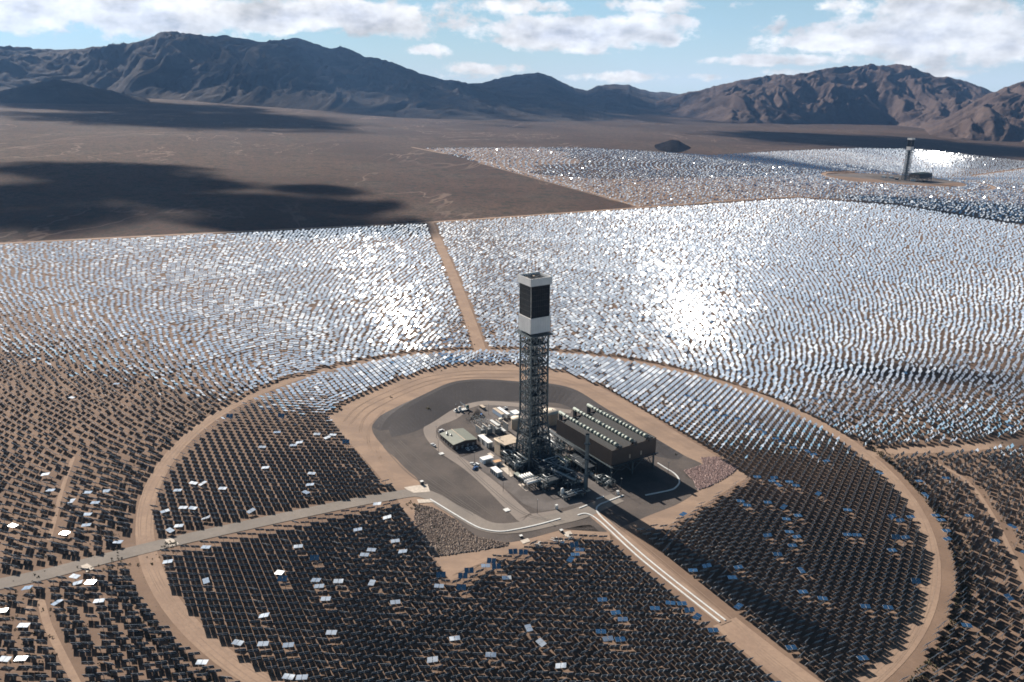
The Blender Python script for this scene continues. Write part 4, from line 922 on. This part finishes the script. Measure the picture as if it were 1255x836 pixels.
# process units: steel frames carrying pipes and vessels
def process(name, u0, u1, v0, v1, h, label, cat, seed, vessels=3, dens=1., bay=5., lv=4., roof=None):
    R = random.Random(seed); t = thing(name, (u0+u1)/2, (v0+v1)/2, label, cat)
    X, Y = (u1-u0)/2, (v1-v0)/2; nx = max(1, round(2*X/bay)); ny = max(1, round(2*Y/bay)); nz = max(1, round(h/lv))
    xs_ = [-X+2*X*i/nx for i in range(nx+1)]; ys_ = [-Y+2*Y*i/ny for i in range(ny+1)]; zs = [h*(i+1)/nz for i in range(nz)]
    mb = MB()
    for x in xs_:
        for y in ys_: mb.box(x-.2, x+.2, y-.2, y+.2, -1, h)
    for z in zs:
        for x in xs_: mb.bar((x, -Y, z), (x, Y, z), .28)
        for y in ys_: mb.bar((-X, y, z), (X, y, z), .28)
    for y in (-Y, Y):
        for i in range(nx):
            if R.random() < .6: mb.bar((xs_[i], y, 0), (xs_[i+1], y, zs[0]), .18)
    mb.build('frame', m_steel, t)
    for z in zs[:-1] if roof else zs:
        if R.random() < .8:
            mb = MB(); a, b_ = sorted((R.choice(xs_), R.choice(xs_)))
            if a == b_: a, b_ = -X, X
            mb.box(a, b_, -Y, Y if R.random() < .5 else 0, z+.15, z+.22); mb.build('grating', m_dsteel, t)
    for i in range(int(max(4, X*Y*.14*dens))):
        mb = MB(); r = R.uniform(.12, .42); z = R.choice(zs)+R.uniform(-1.5, .9); m = R.choice([m_galv, m_galv, m_steel, m_offwhite, m_offwhite, m_dsteel])
        x, y = R.uniform(-X, X), R.uniform(-Y, Y); pts = [(x, y, max(.3, z))]
        for k in range(R.randint(2, 5)):
            q = R.random(); x, y, zz = pts[-1]
            if q < .4: x = R.uniform(-X, X)
            elif q < .8: y = R.uniform(-Y, Y)
            else: zz = R.uniform(.5, h+1)
            if (x, y, zz) != pts[-1]: pts.append((x, y, zz))
        if len(pts) > 1:
            for a, b_ in zip(pts[:-1], pts[1:]): mb.tube([a, b_], r, 7)
            mb.build('pipe', m, t)
    for i in range(vessels):
        mb = MB(); r = R.uniform(.8, 1.7); l = R.uniform(3, 7); x, y = R.uniform(-X+2, X-2), R.uniform(-Y+2, Y-2); z = R.choice([1.6]+[z_+1.6 for z_ in zs[:-1]])
        if R.random() < .6: mb.tube([(x-l/2-.6, y, z), (x-l/2, y, z), (x+l/2, y, z), (x+l/2+.6, y, z)], [r*.4, r, r, r*.4], 12)
        else: mb.tube([(x, y, 0), (x, y, l), (x, y, l+.6)], [r, r, r*.4], 12)
        mb.build('vessel', R.choice([m_galv, m_dsteel, m_steel, m_offwhite]), t)
    for i in range(int(X*Y*.12*dens)+3):
        mb = MB(); x, y = R.uniform(-X, X), R.uniform(-Y, Y); w = R.uniform(.3, 1.1); mb.box(x-w, x+w, y-w*.7, y+w*.7, -.5, R.uniform(.8, 2.6))
        mb.build('equipment_box', R.choice([m_dsteel, m_dsteel, m_galv]), t)
    if roof:
        mb = MB(); mb.box(-X-.8, X+.8, -Y-.8, Y+.8, h+.15, h+.7); mb.tube([(-X-.8, -Y-.8, h+.2), (-X-.8, Y+.8, h+.2)], .6, 8); mb.build('canopy_roof', roof, t)
        mb = MB(); mb.box(-X-.9, -X-.6, -Y*.2, Y+.6, 1, h); mb.build('side_wall', roof, t)
    return t
process('turbine_hall', -17, -4.5, 12, 25, 12, 'open steel turbine hall with flat tan roof against the tower foot', 'turbine hall', 1, 5, 2.2, 6, 4, roof=m_tan)
process('steam_drum_frame', -9, 11, -8.5, 9, 17, 'dense dark pipe frame inside the foot of the lattice tower', 'pipe frame', 2, 7, 1.7)
process('feedwater_frame', -20, -10, -9, 11, 8, 'pipe frame left of the tower foot beside the pale slab', 'pipe frame', 3, 5, 2.2)
process('boiler_frame', 11, 24, -8, 20, 11, 'dark pipe frame between the tower foot and the brown condenser', 'pipe frame', 4, 6, 1.5)
process('pump_frame', -8, 14, -27, -9.5, 9, 'dark pipe frame just in front of the tower foot', 'pipe frame', 5, 7, 1.8)
process('heater_frame', -17.5, -2, -41, -29, 7, 'pipe frame standing right of the white tube coolers', 'pipe frame', 6, 4, 2.2)
process('valve_frame', -1, 13, -46, -28, 6, 'low pipe frame left of the slender stack', 'pipe frame', 7, 5, 2.2)
process('condensate_frame', 22, 31, -34, -10, 5.5, 'low pipe frame in front of the condenser left edge', 'pipe frame', 8, 4, 2.)
process('drain_skid', -11, 6, -58, -49, 3.0, 'low skid of valves at the front corner of the yard', 'pipe skid', 9, 3, 2.5, 4, 3)
process('blowdown_skid', 23, 33, -55, -42, 3.5, 'low pipe skid below the near corner of the condenser', 'pipe skid', 10, 2, 2., 4, 3)
# long pipe rack and steam main to the condenser
def rack(name, a, b, z, w, npipe, label, m=m_steel, pm=m_galv, legs=8.):
    t = empty(name, uvp(*a), 0, label=label, cat='pipe rack', group='pipe racks'); A3 = Vector(uvp(*a, z))-t.location; B3 = Vector(uvp(*b, z))-t.location
    d = (B3-A3); n = max(2, int(d.length/legs)); nn_ = Vector((-d.y, d.x, 0)).normalized()
    mb = MB()
    for i in range(n+1):
        p = A3+d*(i/n)
        for s_ in (-1, 1): q = p+nn_*(s_*w/2); mb.bar(q, (q.x, q.y, q.z-z-1), .28)
        mb.bar(p-nn_*w/2, p+nn_*w/2, .25)
    for s_ in (-1, 1): mb.bar(A3+nn_*(s_*w/2), B3+nn_*(s_*w/2), .25)
    mb.build('frame', m, t)
    for i in range(npipe):
        o_ = nn_*(-w/2+w*(i+.5)/npipe)+Vector((0, 0, .35)); mb = MB(); r = [.3, .18, .42, .22, .35][i % 5]; mb.tube([A3+o_, B3+o_], r, 8); mb.build('pipe', pm if i % 2 == 0 or pm is m_dsteel else m_offwhite, t)
    return t
rack('pipe_rack', (31, 26), (31.5, -36), 9, 2.6, 4, 'long pipe rack running beside the brown condenser wall', pm=m_dsteel)
rack('pipe_rack', (-7, -10), (4, -48), 7.5, 2.4, 3, 'long pipe rack running from tower foot towards the stack')
rack('pipe_rack', (-2.5, -10.5), (9, -38), 8.5, 1.6, 2, 'shorter upper pipe rack right beside the long one at the tower foot')
t = thing('steam_main', 20, 20, 'large white steam pipe bending from tower to condenser', 'pipe')
for dx in (0, 2.2):
    mb = MB()
    P_ = [(-14, -6, 9), (-2, 6+dx, 9+dx*.3), (10+dx, 8, 8.5), (9+dx, -12, 2.5)]
    for a, b_ in zip(P_[:-1], P_[1:]): mb.tube([a, b_], .6, 10)
    for q in P_[1:-1]: mb.lathe([(0, -.6), (.65, 0), (0, .6)], 10, (q[0], q[1]), q[2])
    mb.build('pipe', m_offwhite, t)
mb = MB(); mb.bar((-2, 7, 9), (-2, 7, -1), .4); mb.bar((10, 8, 8), (10, 8, -1), .4); mb.build('support', m_steel, t)
# tube coolers with white tubes
t = thing('tube_cooler', -19.8, -27.5, 'rows of white cooler tubes on a frame at the yard front', 'cooler')
mb = MB()
for x in (-5, 0, 5):
    for y in (-7, 0, 7): mb.box(x-.2, x+.2, y-.2, y+.2, -1, 4)
for z in (2, 4): mb.box(-5, 5, -7, -6.7, z-.2, z); mb.box(-5, 5, 6.7, 7, z-.2, z); mb.box(-5, -4.7, -6.7, 6.7, z-.2, z)
mb.build('frame', m_steel, t)
for i in range(5): mb = MB(); y = 0; x = -4+i*2; mb.tube([(x, -.5, 4.8), (x, 7.5, 4.8)], .62, 10); mb.build('cooler_tube', m_offwhite, t)
for i in range(2): mb = MB(); mb.tube([(-5.6, -2.2-i*3.2, 4.9), (5.6, -2.2-i*3.2, 4.9)], .85, 10); mb.build('header_tube', m_white, t)
mb = MB(); mb.box(-7.2, -5.6, -7, 4, -.6, .5); mb.box(-7, -5.8, -3, 0, .5, 2.6); mb.build('base_slab', m_conc, t)
# transformers and switchyard
m_blade = mat('transformer_grey', (.27, .28, .28), .6)
for i, (u, v) in enumerate(((-9.5, 60), (-4, 59.5), (2.5, 57))):
    t = thing('power_transformer', u, v, ('tall grey transformer at the left end of the transformer row', 'grey transformer in the middle of the transformer row', 'grey transformer at the right end beside the white ducts')[i], 'transformer', 'power transformers')
    mb = MB(); mb.box(-1.8, 1.8, -2.6, 2.6, -.5, 4.2); mb.build('tank_body', m_blade, t)
    mb = MB()
    for k in range(6): mb.box(-2.9, -1.8, -2.3+k*.85, -1.95+k*.85, .6, 3.8)
    mb.build('radiator', m_galv, t)
    mb = MB(); mb.tube([(1.2, -2.2, 5.2), (1.2, 2.2, 5.2)], .5, 10); mb.build('conservator', m_blade, t)
    for k in range(3): mb = MB(); mb.lathe([(.28, 0), (.14, .3), (.26, .6), (.12, .9), (.22, 1.2), (.06, 1.6)], 8, (0, -1.5+k*1.5), 4.2); mb.build('bushing', m_tan, t)
for i, (u, v) in enumerate(((-12.8, 60.5), (-6.8, 60.5), (-.8, 59), (6, 62), (10.5, 58.5))):
    t = thing('blast_wall', u, v, ('%s grey blast wall counted from the left of the transformer row' % ['first', 'second', 'third', 'fourth', 'fifth'][i]), 'wall', 'blast walls'); mb = MB(); mb.box(-.25, .25, -4, 4, -1, 6.5)
    w_ = mb.build('wall_slab', m_blade, t); mb = MB(); mb.box(-.32, .32, -4.05, 4.05, 6.5, 6.7); mb.build('coping', m_conc, t)
t = thing('cable_duct', 4.5, 61.5, 'white covered duct running down between the transformers', 'duct')
mb = MB(); mb.box(-1.2, 1.2, -2, 10, 4.2, 4.9); mb.box(-1.6, 1.6, -3.5, -2, 4.0, 5.2); mb.box(-1.1, 1.1, -13, -3.5, 3.4, 4.1); mb.build('cover', m_offwhite, t)
mb = MB()
for y in (-12, -7, -2.5, 3, 9): mb.box(-.9, -.7, y-.1, y+.1, -.5, 4.2); mb.box(.7, .9, y-.1, y+.1, -.5, 4.2)
mb.build('support', m_steel, t)
t = thing('switchyard', -2, 78, 'small switchyard of insulators and thin busbars inside a fence', 'switchyard')
mb = MB()
for i in range(6):
    for k in range(3): x, y = -4+k*4, -8+i*3.2; mb.box(x-.15, x+.15, y-.15, y+.15, -.5, 3.2)
for i in range(6): mb.bar((-4, -8+i*3.2, 3.3), (4, -8+i*3.2, 3.3), .22)
mb.build('frame', m_galv, t)
for i in range(6):
    mb = MB()
    for k in range(3): mb.lathe([(.3, 0), (.16, .3), (.32, .5), (.16, .8), (.3, 1.0), (.1, 1.4)], 8, (-4+k*4, -8+i*3.2), 3.3)
    mb.build('insulator', m_tan if i > 3 else m_offwhite, t)
mb = MB()
for k in range(3): mb.bar((-4+k*4, -8, 4.8), (-4+k*4, 8, 4.8), .12)
mb.build('busbar', m_galv, t)
def fence(name, pts, h, label, m=m_steel, post=4.0, solid=False):
    t = empty(name, at(*pts[0]), 0, label=label, cat='fence'); L0 = t.location
    P_ = [Vector(at(*p))-L0 for p in pts]; mp_ = MB(); mr = MB()
    for a, b_ in zip(P_[:-1], P_[1:]):
        n = max(1, int((b_-a).length/post))
        for i in range(n+1): q = a+(b_-a)*(i/n); mp_.box(q.x-.05, q.x+.05, q.y-.05, q.y+.05, q.z-.3, q.z+h)
        for z in np.linspace(.2, h, 5): mr.bar(a+Vector((0, 0, z)), b_+Vector((0, 0, z)), .05)
    mp_.build('fence_posts', m, t); mr.build('fence_wires', m, t); return t
fence('chain_fence', [(571,515),(579,511),(590,508)], 2.2, 'thin fence at the back of the small switchyard')
fence('chain_fence', [(571,515),(581,521),(593,532)], 2.2, 'thin dark fence between green roofed building and switchyard')
# compressor skid by the loop road
t = empty('crusher_skid', at(566, 503.5), RZ, label='white and green machine with raised conveyor by the loop road', cat='machine')
mb = MB(); mb.box(-7, 6, -2, 2, .6, 1.2); mb.build('chassis', m_offwhite, t)
for x, w, h, m in ((-5.2, 1.5, 2.2, m_galv), (-1.8, 1.3, 3.6, m_offwhite), (5.3, 1.4, 3.4, mat('deep_green', (0,0,0)))):
    mb = MB(); mb.lathe([(w, 1.2), (w*1.05, h), (w*.6, h+.6), (0, h+.7)], 14, (x, 0)); mb.build('hopper', m, t)
mb = MB(); mb.bar((0, 2.5, 7.0), (5.5, -1.5, 1.4), 1.1, .5); mb.build('conveyor', m_offwhite, t)
mb = MB(); mb.bar((1.2, 1.8, 6), (1.2, 1.8, 0), .25); mb.bar((3, .5, 4), (3, .5, 0), .25); mb.build('strut', m_steel, t)
for x in (-5, -2.5, 3, 5): mb = MB(); mb.tube([(x, -2.1, .5), (x, -1.7, .5)], .5, 10); mb.build('wheel', m_dsteel, t)
# white kerb walls along roads and channels
def kerb(name, pts, label, w=1.0, h=.6, dz=0.):
    P_ = cr([np.array(gnd(*p)) for p in pts], 6); o3 = Vector((P_[0][0], P_[0][1], G(P_[0][0]))); V = []; Fs = []
    for i, p in enumerate(P_):
        d = P_[min(i+1, len(P_)-1)]-P_[max(i-1, 0)]; d = d/np.hypot(*d); n = np.array([-d[1], d[0]])
        for s_, z in ((-1, -.2), (-1, h), (1, h), (1, -.2)): q = p+n*s_*w/2; V.append((q[0]-o3.x, q[1]-o3.y, G(q[0])+z+dz-o3.z))
    for i in range(len(P_)-1):
        for k in range(4): Fs.append((i*4+k, i*4+(k+1) % 4, (i+1)*4+(k+1) % 4, (i+1)*4+k))
    Fs += [(0, 3, 2, 1), tuple((len(P_)-1)*4+k for k in range(4))]
    mb = MB(); mb.add(V, [f[::-1] for f in Fs]); o = mb.build(name, m_offwhite); o.location = o3; return tag(o, label, 'wall', 'white concrete barrier walls')
kerb('barrier_wall', [(527,612.5),(533,616),(556,630),(578,643),(592,649),(612,652),(632,649.5),(660,643.5),(687,636)], 'longest white barrier wall, curving round the outer road bend')
kerb('barrier_wall', [(708,632),(716,630),(724,632),(733,638),(745,648.5),(782,683),(830,722),(882,763)], 'left one of the twin white channel walls running to lower right')
kerb('barrier_wall', [(764,607.5),(742,616),(735,619),(731,624),(735,632),(750,646.5),(787,680),(835,719),(889,761)], 'right one of the twin white channel walls with hooked upper end')
kerb('barrier_wall', [(806,568),(817,575),(826,580.5),(831,586),(832.5,592),(828,598),(820,601.5),(791,607.5)], 'white barrier wall hooking round under the condenser building')
kerb('barrier_wall', [(710,623.5),(720,619.5)], 'short white barrier piece at the road junction')
kerb('barrier_wall', [(731,612),(740,609)], 'short pale barrier piece in the shade below the stack')
# light poles
poles = [((535,537),'in front of the far corner of the green roofed building'),((537.5,555),'beside the white pickup on the service road'),((559,510),'inside the bend by the switchyard'),((599,509),'left of the box trailers'),
         ((581.7,570),'by the pickups at the white sheds'),((616.7,602.5),'below the white house with cooling units'),((658.5,630),'at the front edge of the yard'),((624,584),'between the pale slab and the white house'),((761,603.5),'in the shade right of the stack'),((818.6,583),'beside the hooked barrier wall'),((749,596),'right under the near corner of the condenser'),((575,509),'beside the conveyor machine')]
pole0 = None
for (px, py), w_ in poles:
    if pole0 is None:
        pole0 = empty('light_pole'); mb = MB(); mb.tube([(0, 0, -.5), (0, 0, 10.5)], [.14, .08], 8); mb.build('pole', m_dsteel, pole0)
        mb = MB(); mb.box(-.6, .6, -.18, .18, 10.4, 10.65); mb.build('lamp_head', m_galv, pole0); t = pole0
    else: t = copy_tree(pole0)
    t.location = at(px, py); t.rotation_euler = (0, 0, px % 3); tag(t, 'thin dark light pole '+w_, 'light pole', 'light poles of the power block')
# small things by the road
def small(name, px, py, label, cat, w, l, h, m, top=None):
    t = empty(name, at(px, py), RZ, label=label, cat=cat); mb = MB(); mb.box(-w/2, w/2, -l/2, l/2, -.2, h); mb.build('body', m, t)
    mb = MB(); mb.box(-w/2-.08, w/2+.08, -l/2-.08, l/2+.08, h, h+.15); mb.build('lid', top or m_offwhite, t)
    mb = MB(); mb.box(-w/2-.05, -w/2, -l/4, l/4, .2, h*.7); mb.build('hatch', m_galv, t); return t
small('meter_cabinet', 517, 594, 'small dark cabinet with white top on the concrete apron', 'cabinet', 2, 2, 2.6, m_dsteel)
small('water_cabinet', 682, 624, 'small pale cabinet standing alone at the yard front edge', 'cabinet', 1.6, 1.4, 3.0, m_offwhite)
small('drain_chamber', 688, 652, 'small chamber with pale lid on the soil strip below the road', 'chamber', 1.8, 1.8, 1.4, m_dsteel)
small('drain_chamber', 638.5, 658.5, 'small dark chamber below the bend of the outer road', 'chamber', 1.8, 1.6, 1.2, m_dsteel)
small('ground_hatch', 621, 625.5, 'white square hatch on gravel beside the service road', 'hatch', 3.6, 3.6, .35, m_dsteel)
small('ground_hatch', 541, 556.5, 'white square hatch left of the green roofed building', 'hatch', 3.2, 3.2, .35, m_dsteel)
small('air_unit', 757, 606, 'small white unit at the roadside below the condenser', 'unit', 1.6, 1.6, 2.6, m_offwhite)
# pumps row right of the stack
for i, (px, py) in enumerate(((714.5,573.5),(720,579),(725,583),(730.5,587))):
    t = empty('feed_pump', at(px, py), RZ+math.pi/2, label='%s white pump of the row right of the stack, counted from the back' % ['first', 'second', 'third', 'fourth'][i], cat='pump', group='white pumps right of the stack')
    mb = MB(); mb.tube([(-1.6, 0, 1.5), (-1.2, 0, 1.5), (1.2, 0, 1.5), (1.6, 0, 1.5)], [.5, 1.1, 1.1, .5], 12); mb.build('casing', m_offwhite, t)
    mb = MB(); mb.box(-1.9, 1.9, -1, 1, -.4, .5); mb.build('plinth', m_conc, t)
    mb = MB(); mb.tube([(0, 0, 2.4), (0, 0, 3.6), (0, 2, 3.6)], .25, 8); mb.build('outlet_pipe', m_tan, t)
# far tower and its condenser
tw2 = copy_tree(tw1); tw2.location = (T2[0], T2[1], G(T2[0])); tag(tw2, 'distant lattice tower with black receiver standing in the far mirror field', 'tower', TG)
for o_ in [x for x in C.objects if x.name.startswith('air_cooled_condenser')][:1]:
    c2 = copy_tree(o_); p = np.array(T2)+E1*30+E2*2; c2.location = (T2[0]+14, T2[1]-22, G(T2[0]+14)); c2.rotation_euler = (0, 0, math.radians(-62)); tag(c2, 'distant condenser building on stilts right of the far tower foot', 'condenser', ACCG)
c2.location = (T2[0]+16, T2[1]+12, G(T2[0]+16))
def at2(px, py, z=0): return at(px, py, z)
sheet('far_pad', [tuple(p) for p in g2([(1003,214),(1040,212.8),(1085,213.5),(1130,214.5),(1165,217),(1190,222),(1150,225.5),(1110,224.5),(1075,220),(1035,216.5)])], .06, m_pad)
sheet('far_yard', [tuple(p) for p in g2([(1060,216),(1090,215),(1140,217),(1160,221),(1130,224),(1085,222)])], .10, m_gravel)
ribbon('far_ring_road', [(T2[0]+262*math.cos(a), T2[1]+262*math.sin(a)) for a in np.linspace(0, 2*np.pi, 49)], 16, .10, m_track, n=2)
ribbon('far_spoke_track', g2([(1190,216),(1255,206.5),(1320,196)]), 14, .08, m_track)
for px, py, w, l, h, lb in ((1083,217.5,9,26,5,'low white shed leftmost at the far tower'),(1092,218.5,12,20,6,'low pale shed just left of the far tower'),(1099,220.5,8,16,6,'dark shed close to the far tower foot'),(1119,222,12,20,6,'low pale shed right of the far tower foot')):
    t = empty('plant_shed', at(px, py), RZ-1.2, label=lb, cat='shed', group='sheds of the far power block'); m = m_dsteel if 'dark' in lb else m_offwhite
    mb = MB(); mb.box(-w/2, w/2, -l/2, l/2, -2, h); mb.build('wall', m, t)
    mb = MB(); mb.box(-w/2-.5, w/2+.5, -l/2-.5, l/2+.5, h, h+.5); mb.build('roof', m_galv, t)

# ------------------------------------------------------------------ scrub and rubble (uncountable)
def blob(rs, r):
    a = rs.rand(9)*2*np.pi; return a
def scatter_bushes(name, pts, label, cat, m, rmin, rmax, n_leaf=10):
    V = []; Fs = []; rs = np.random.RandomState(5)
    for (x, y) in pts:
        r = rs.uniform(rmin, rmax)
        for k in range(n_leaf):
            c = np.array([x, y, G(x)+r*.5])+rs.normal(0, 1, 3)*r*.42*np.array([1, 1, .6]); e = rs.normal(0, 1, 3); e /= np.linalg.norm(e); f = np.cross(e, rs.normal(0, 1, 3)); f /= np.linalg.norm(f); s_ = r*rs.uniform(.25, .5)
            b = len(V); V += [c+e*s_, c+f*s_, c-e*s_, c-f*s_]; Fs.append((b, b+1, b+2, b+3))
    me = np_mesh(name, np.array(V), np.array(Fs), None, [m]); return tag(link(name, me), label, cat, None, 'stuff')
m_bush = mat('scrub_green', (.075, .07, .035), .9, var=.4, vs=.5)
rs = np.random.RandomState(9); pts = []
for k in range(1500):
    a = rs.uniform(-1.25, .25); r = RR+10+abs(rs.normal(0, 5)); pts.append((CC[0]+r*math.cos(a), CC[1]+r*math.sin(a)))
for k in range(500):
    a = rs.uniform(math.pi*.9, math.pi*1.5); r = RR+10+abs(rs.normal(0, 5)); pts.append((CC[0]+r*math.cos(a), CC[1]+r*math.sin(a)))
for L in ([(522,622),(530,640),(536,664),(540,680)], [(500,616),(515,626)], [(200,672),(215,666)], [(100,700),(180,690),(230,670)]):
    for k in range(26):
        i = rs.randint(len(L)-1); t_ = rs.rand(); p = np.array(L[i])*(1-t_)+np.array(L[i+1])*t_+rs.normal(0, 2, 2); pts.append(tuple(gnd(*p)))
for k in range(2500):
    x, y = gnd(rs.uniform(0, 1255), rs.uniform(400, 830)); 
    if math.hypot(x-CC[0], y-CC[1]) > RR+16: pts.append((x, y))
for p in [(745,512),(757,520),(762,524),(760,521),(767,529),(790,540),(818,553),(828,558),(414,503),(407,500),(480,487),(540,455)]:
    for k in range(2): pts.append(tuple(np.array(gnd(*p))+rs.normal(0, .6, 2)))
scatter_bushes('desert_shrubs', pts, 'low dark desert shrubs growing between the tracks and mirror rows', 'shrubs', m_bush, .35, 1.0)
# rubble on the two rock slopes
def rocks(name, poly, n, smin, smax, m, label):
    P_ = np.array(g2(poly)); rs = np.random.RandomState(3); X = rs.uniform(P_[:, 0].min(), P_[:, 0].max(), n); Y = rs.uniform(P_[:, 1].min(), P_[:, 1].max(), n)
    k = in_poly(X, Y, [tuple(p) for p in P_]); X, Y = X[k], Y[k]; V = []; Fs = []
    base_ = np.array([(1,0,0),(-1,0,0),(0,1,0),(0,-1,0),(0,0,1),(0,0,-1)], float); tri = [(0,2,4),(2,1,4),(1,3,4),(3,0,4),(2,0,5),(1,2,5),(3,1,5),(0,3,5)]
    for x, y in zip(X, Y):
        s_ = rs.uniform(smin, smax); q = base_*s_*rs.uniform(.6, 1.3, (6, 1)); q[:, 2] *= .8; a = rs.rand()*6.3; c_, d_ = math.cos(a), math.sin(a)
        q = np.stack([q[:, 0]*c_-q[:, 1]*d_+x, q[:, 0]*d_+q[:, 1]*c_+y, q[:, 2]+G(x)+.25], 1); b = len(V); V += list(q); Fs += [tuple(b+i for i in f) for f in tri]
    me = np_mesh(name, np.array(V), np.array(Fs), None, [m]); return tag(link(name, me), label, 'rocks', None, 'stuff')
m_rk1 = mat('rock_brown', (.34, .27, .22), .95, var=.5, vs=.9); m_rk2 = mat('rock_pink', (.40, .29, .26), .95, var=.45, vs=.9)
rocks('rubble_rocks', [(509,618),(530,622),(556,636),(583,658),(624,666),(622,669),(575,677),(530,683),(518,660),(508,636)], 9000, .35, .9, m_rk1, 'loose brown boulders covering the slope below the road bend')
rocks('riprap_rocks', [(859,561),(879,560),(905,573),(897,581),(884,589),(868,597),(855,601),(850,590),(838,577),(850,574),(862,570)], 9000, .35, .8, m_rk2, 'pinkish boulders covering the slope right of the condenser')
# lone bush on the gravel slope
t = empty('desert_bush', at(525, 504.5), 0, label='single yellowish bush on the grey gravel slope', cat='bush')
mb = MB(); mb.bar((0, 0, -.5), (.2, 0, 1.5), .2); mb.build('stem', mat('bark', (.12, .08, .05), .9), t)
V = []; Fs = []; rs = np.random.RandomState(1)
for k in range(160):
    c = np.array([0, 0, 2.2])+rs.normal(0, 1, 3)*np.array([1, 1, .8]); e = rs.normal(0, 1, 3); e /= np.linalg.norm(e); f = np.cross(e, rs.normal(0, 1, 3)); f /= np.linalg.norm(f); b = len(V); V += [c+e*.4, c+f*.3, c-e*.4, c-f*.3]; Fs.append((b, b+1, b+2, b+3))
link('foliage', np_mesh('foliage', np.array(V), np.array(Fs), None, [mat('olive_leaf', (.14, .11, .035), .9)]), t)

# scrap frames lying on the soil strip
for i, (px, py) in enumerate(((658,668),(664,671),(681,663),(689,665),(700,660))):
    t = empty('scrap_frame', at(px, py), i*1.3, label='%s heap of white scrap mirror frames on the soil strip, counted from the left' % ['first', 'second', 'third', 'fourth', 'fifth'][i], cat='scrap heap', group='scrap frames on the soil strip'); R = random.Random(i)
    for k in range(5):
        mb = MB(); a = R.uniform(0, 3.1); x, y = R.uniform(-2, 2), R.uniform(-1.5, 1.5); dx, dy = 2*math.cos(a), 2*math.sin(a)
        mb.bar((x-dx, y-dy, .3+k*.2), (x+dx, y+dy, .5+k*.25), .3, .12); mb.build('frame_bar', m_offwhite, t)
    mb = MB(); mb.box(-1.2, 1.4, -1, 1, .05, .2, rz=.5); mb.build('panel', m_mirror, t)
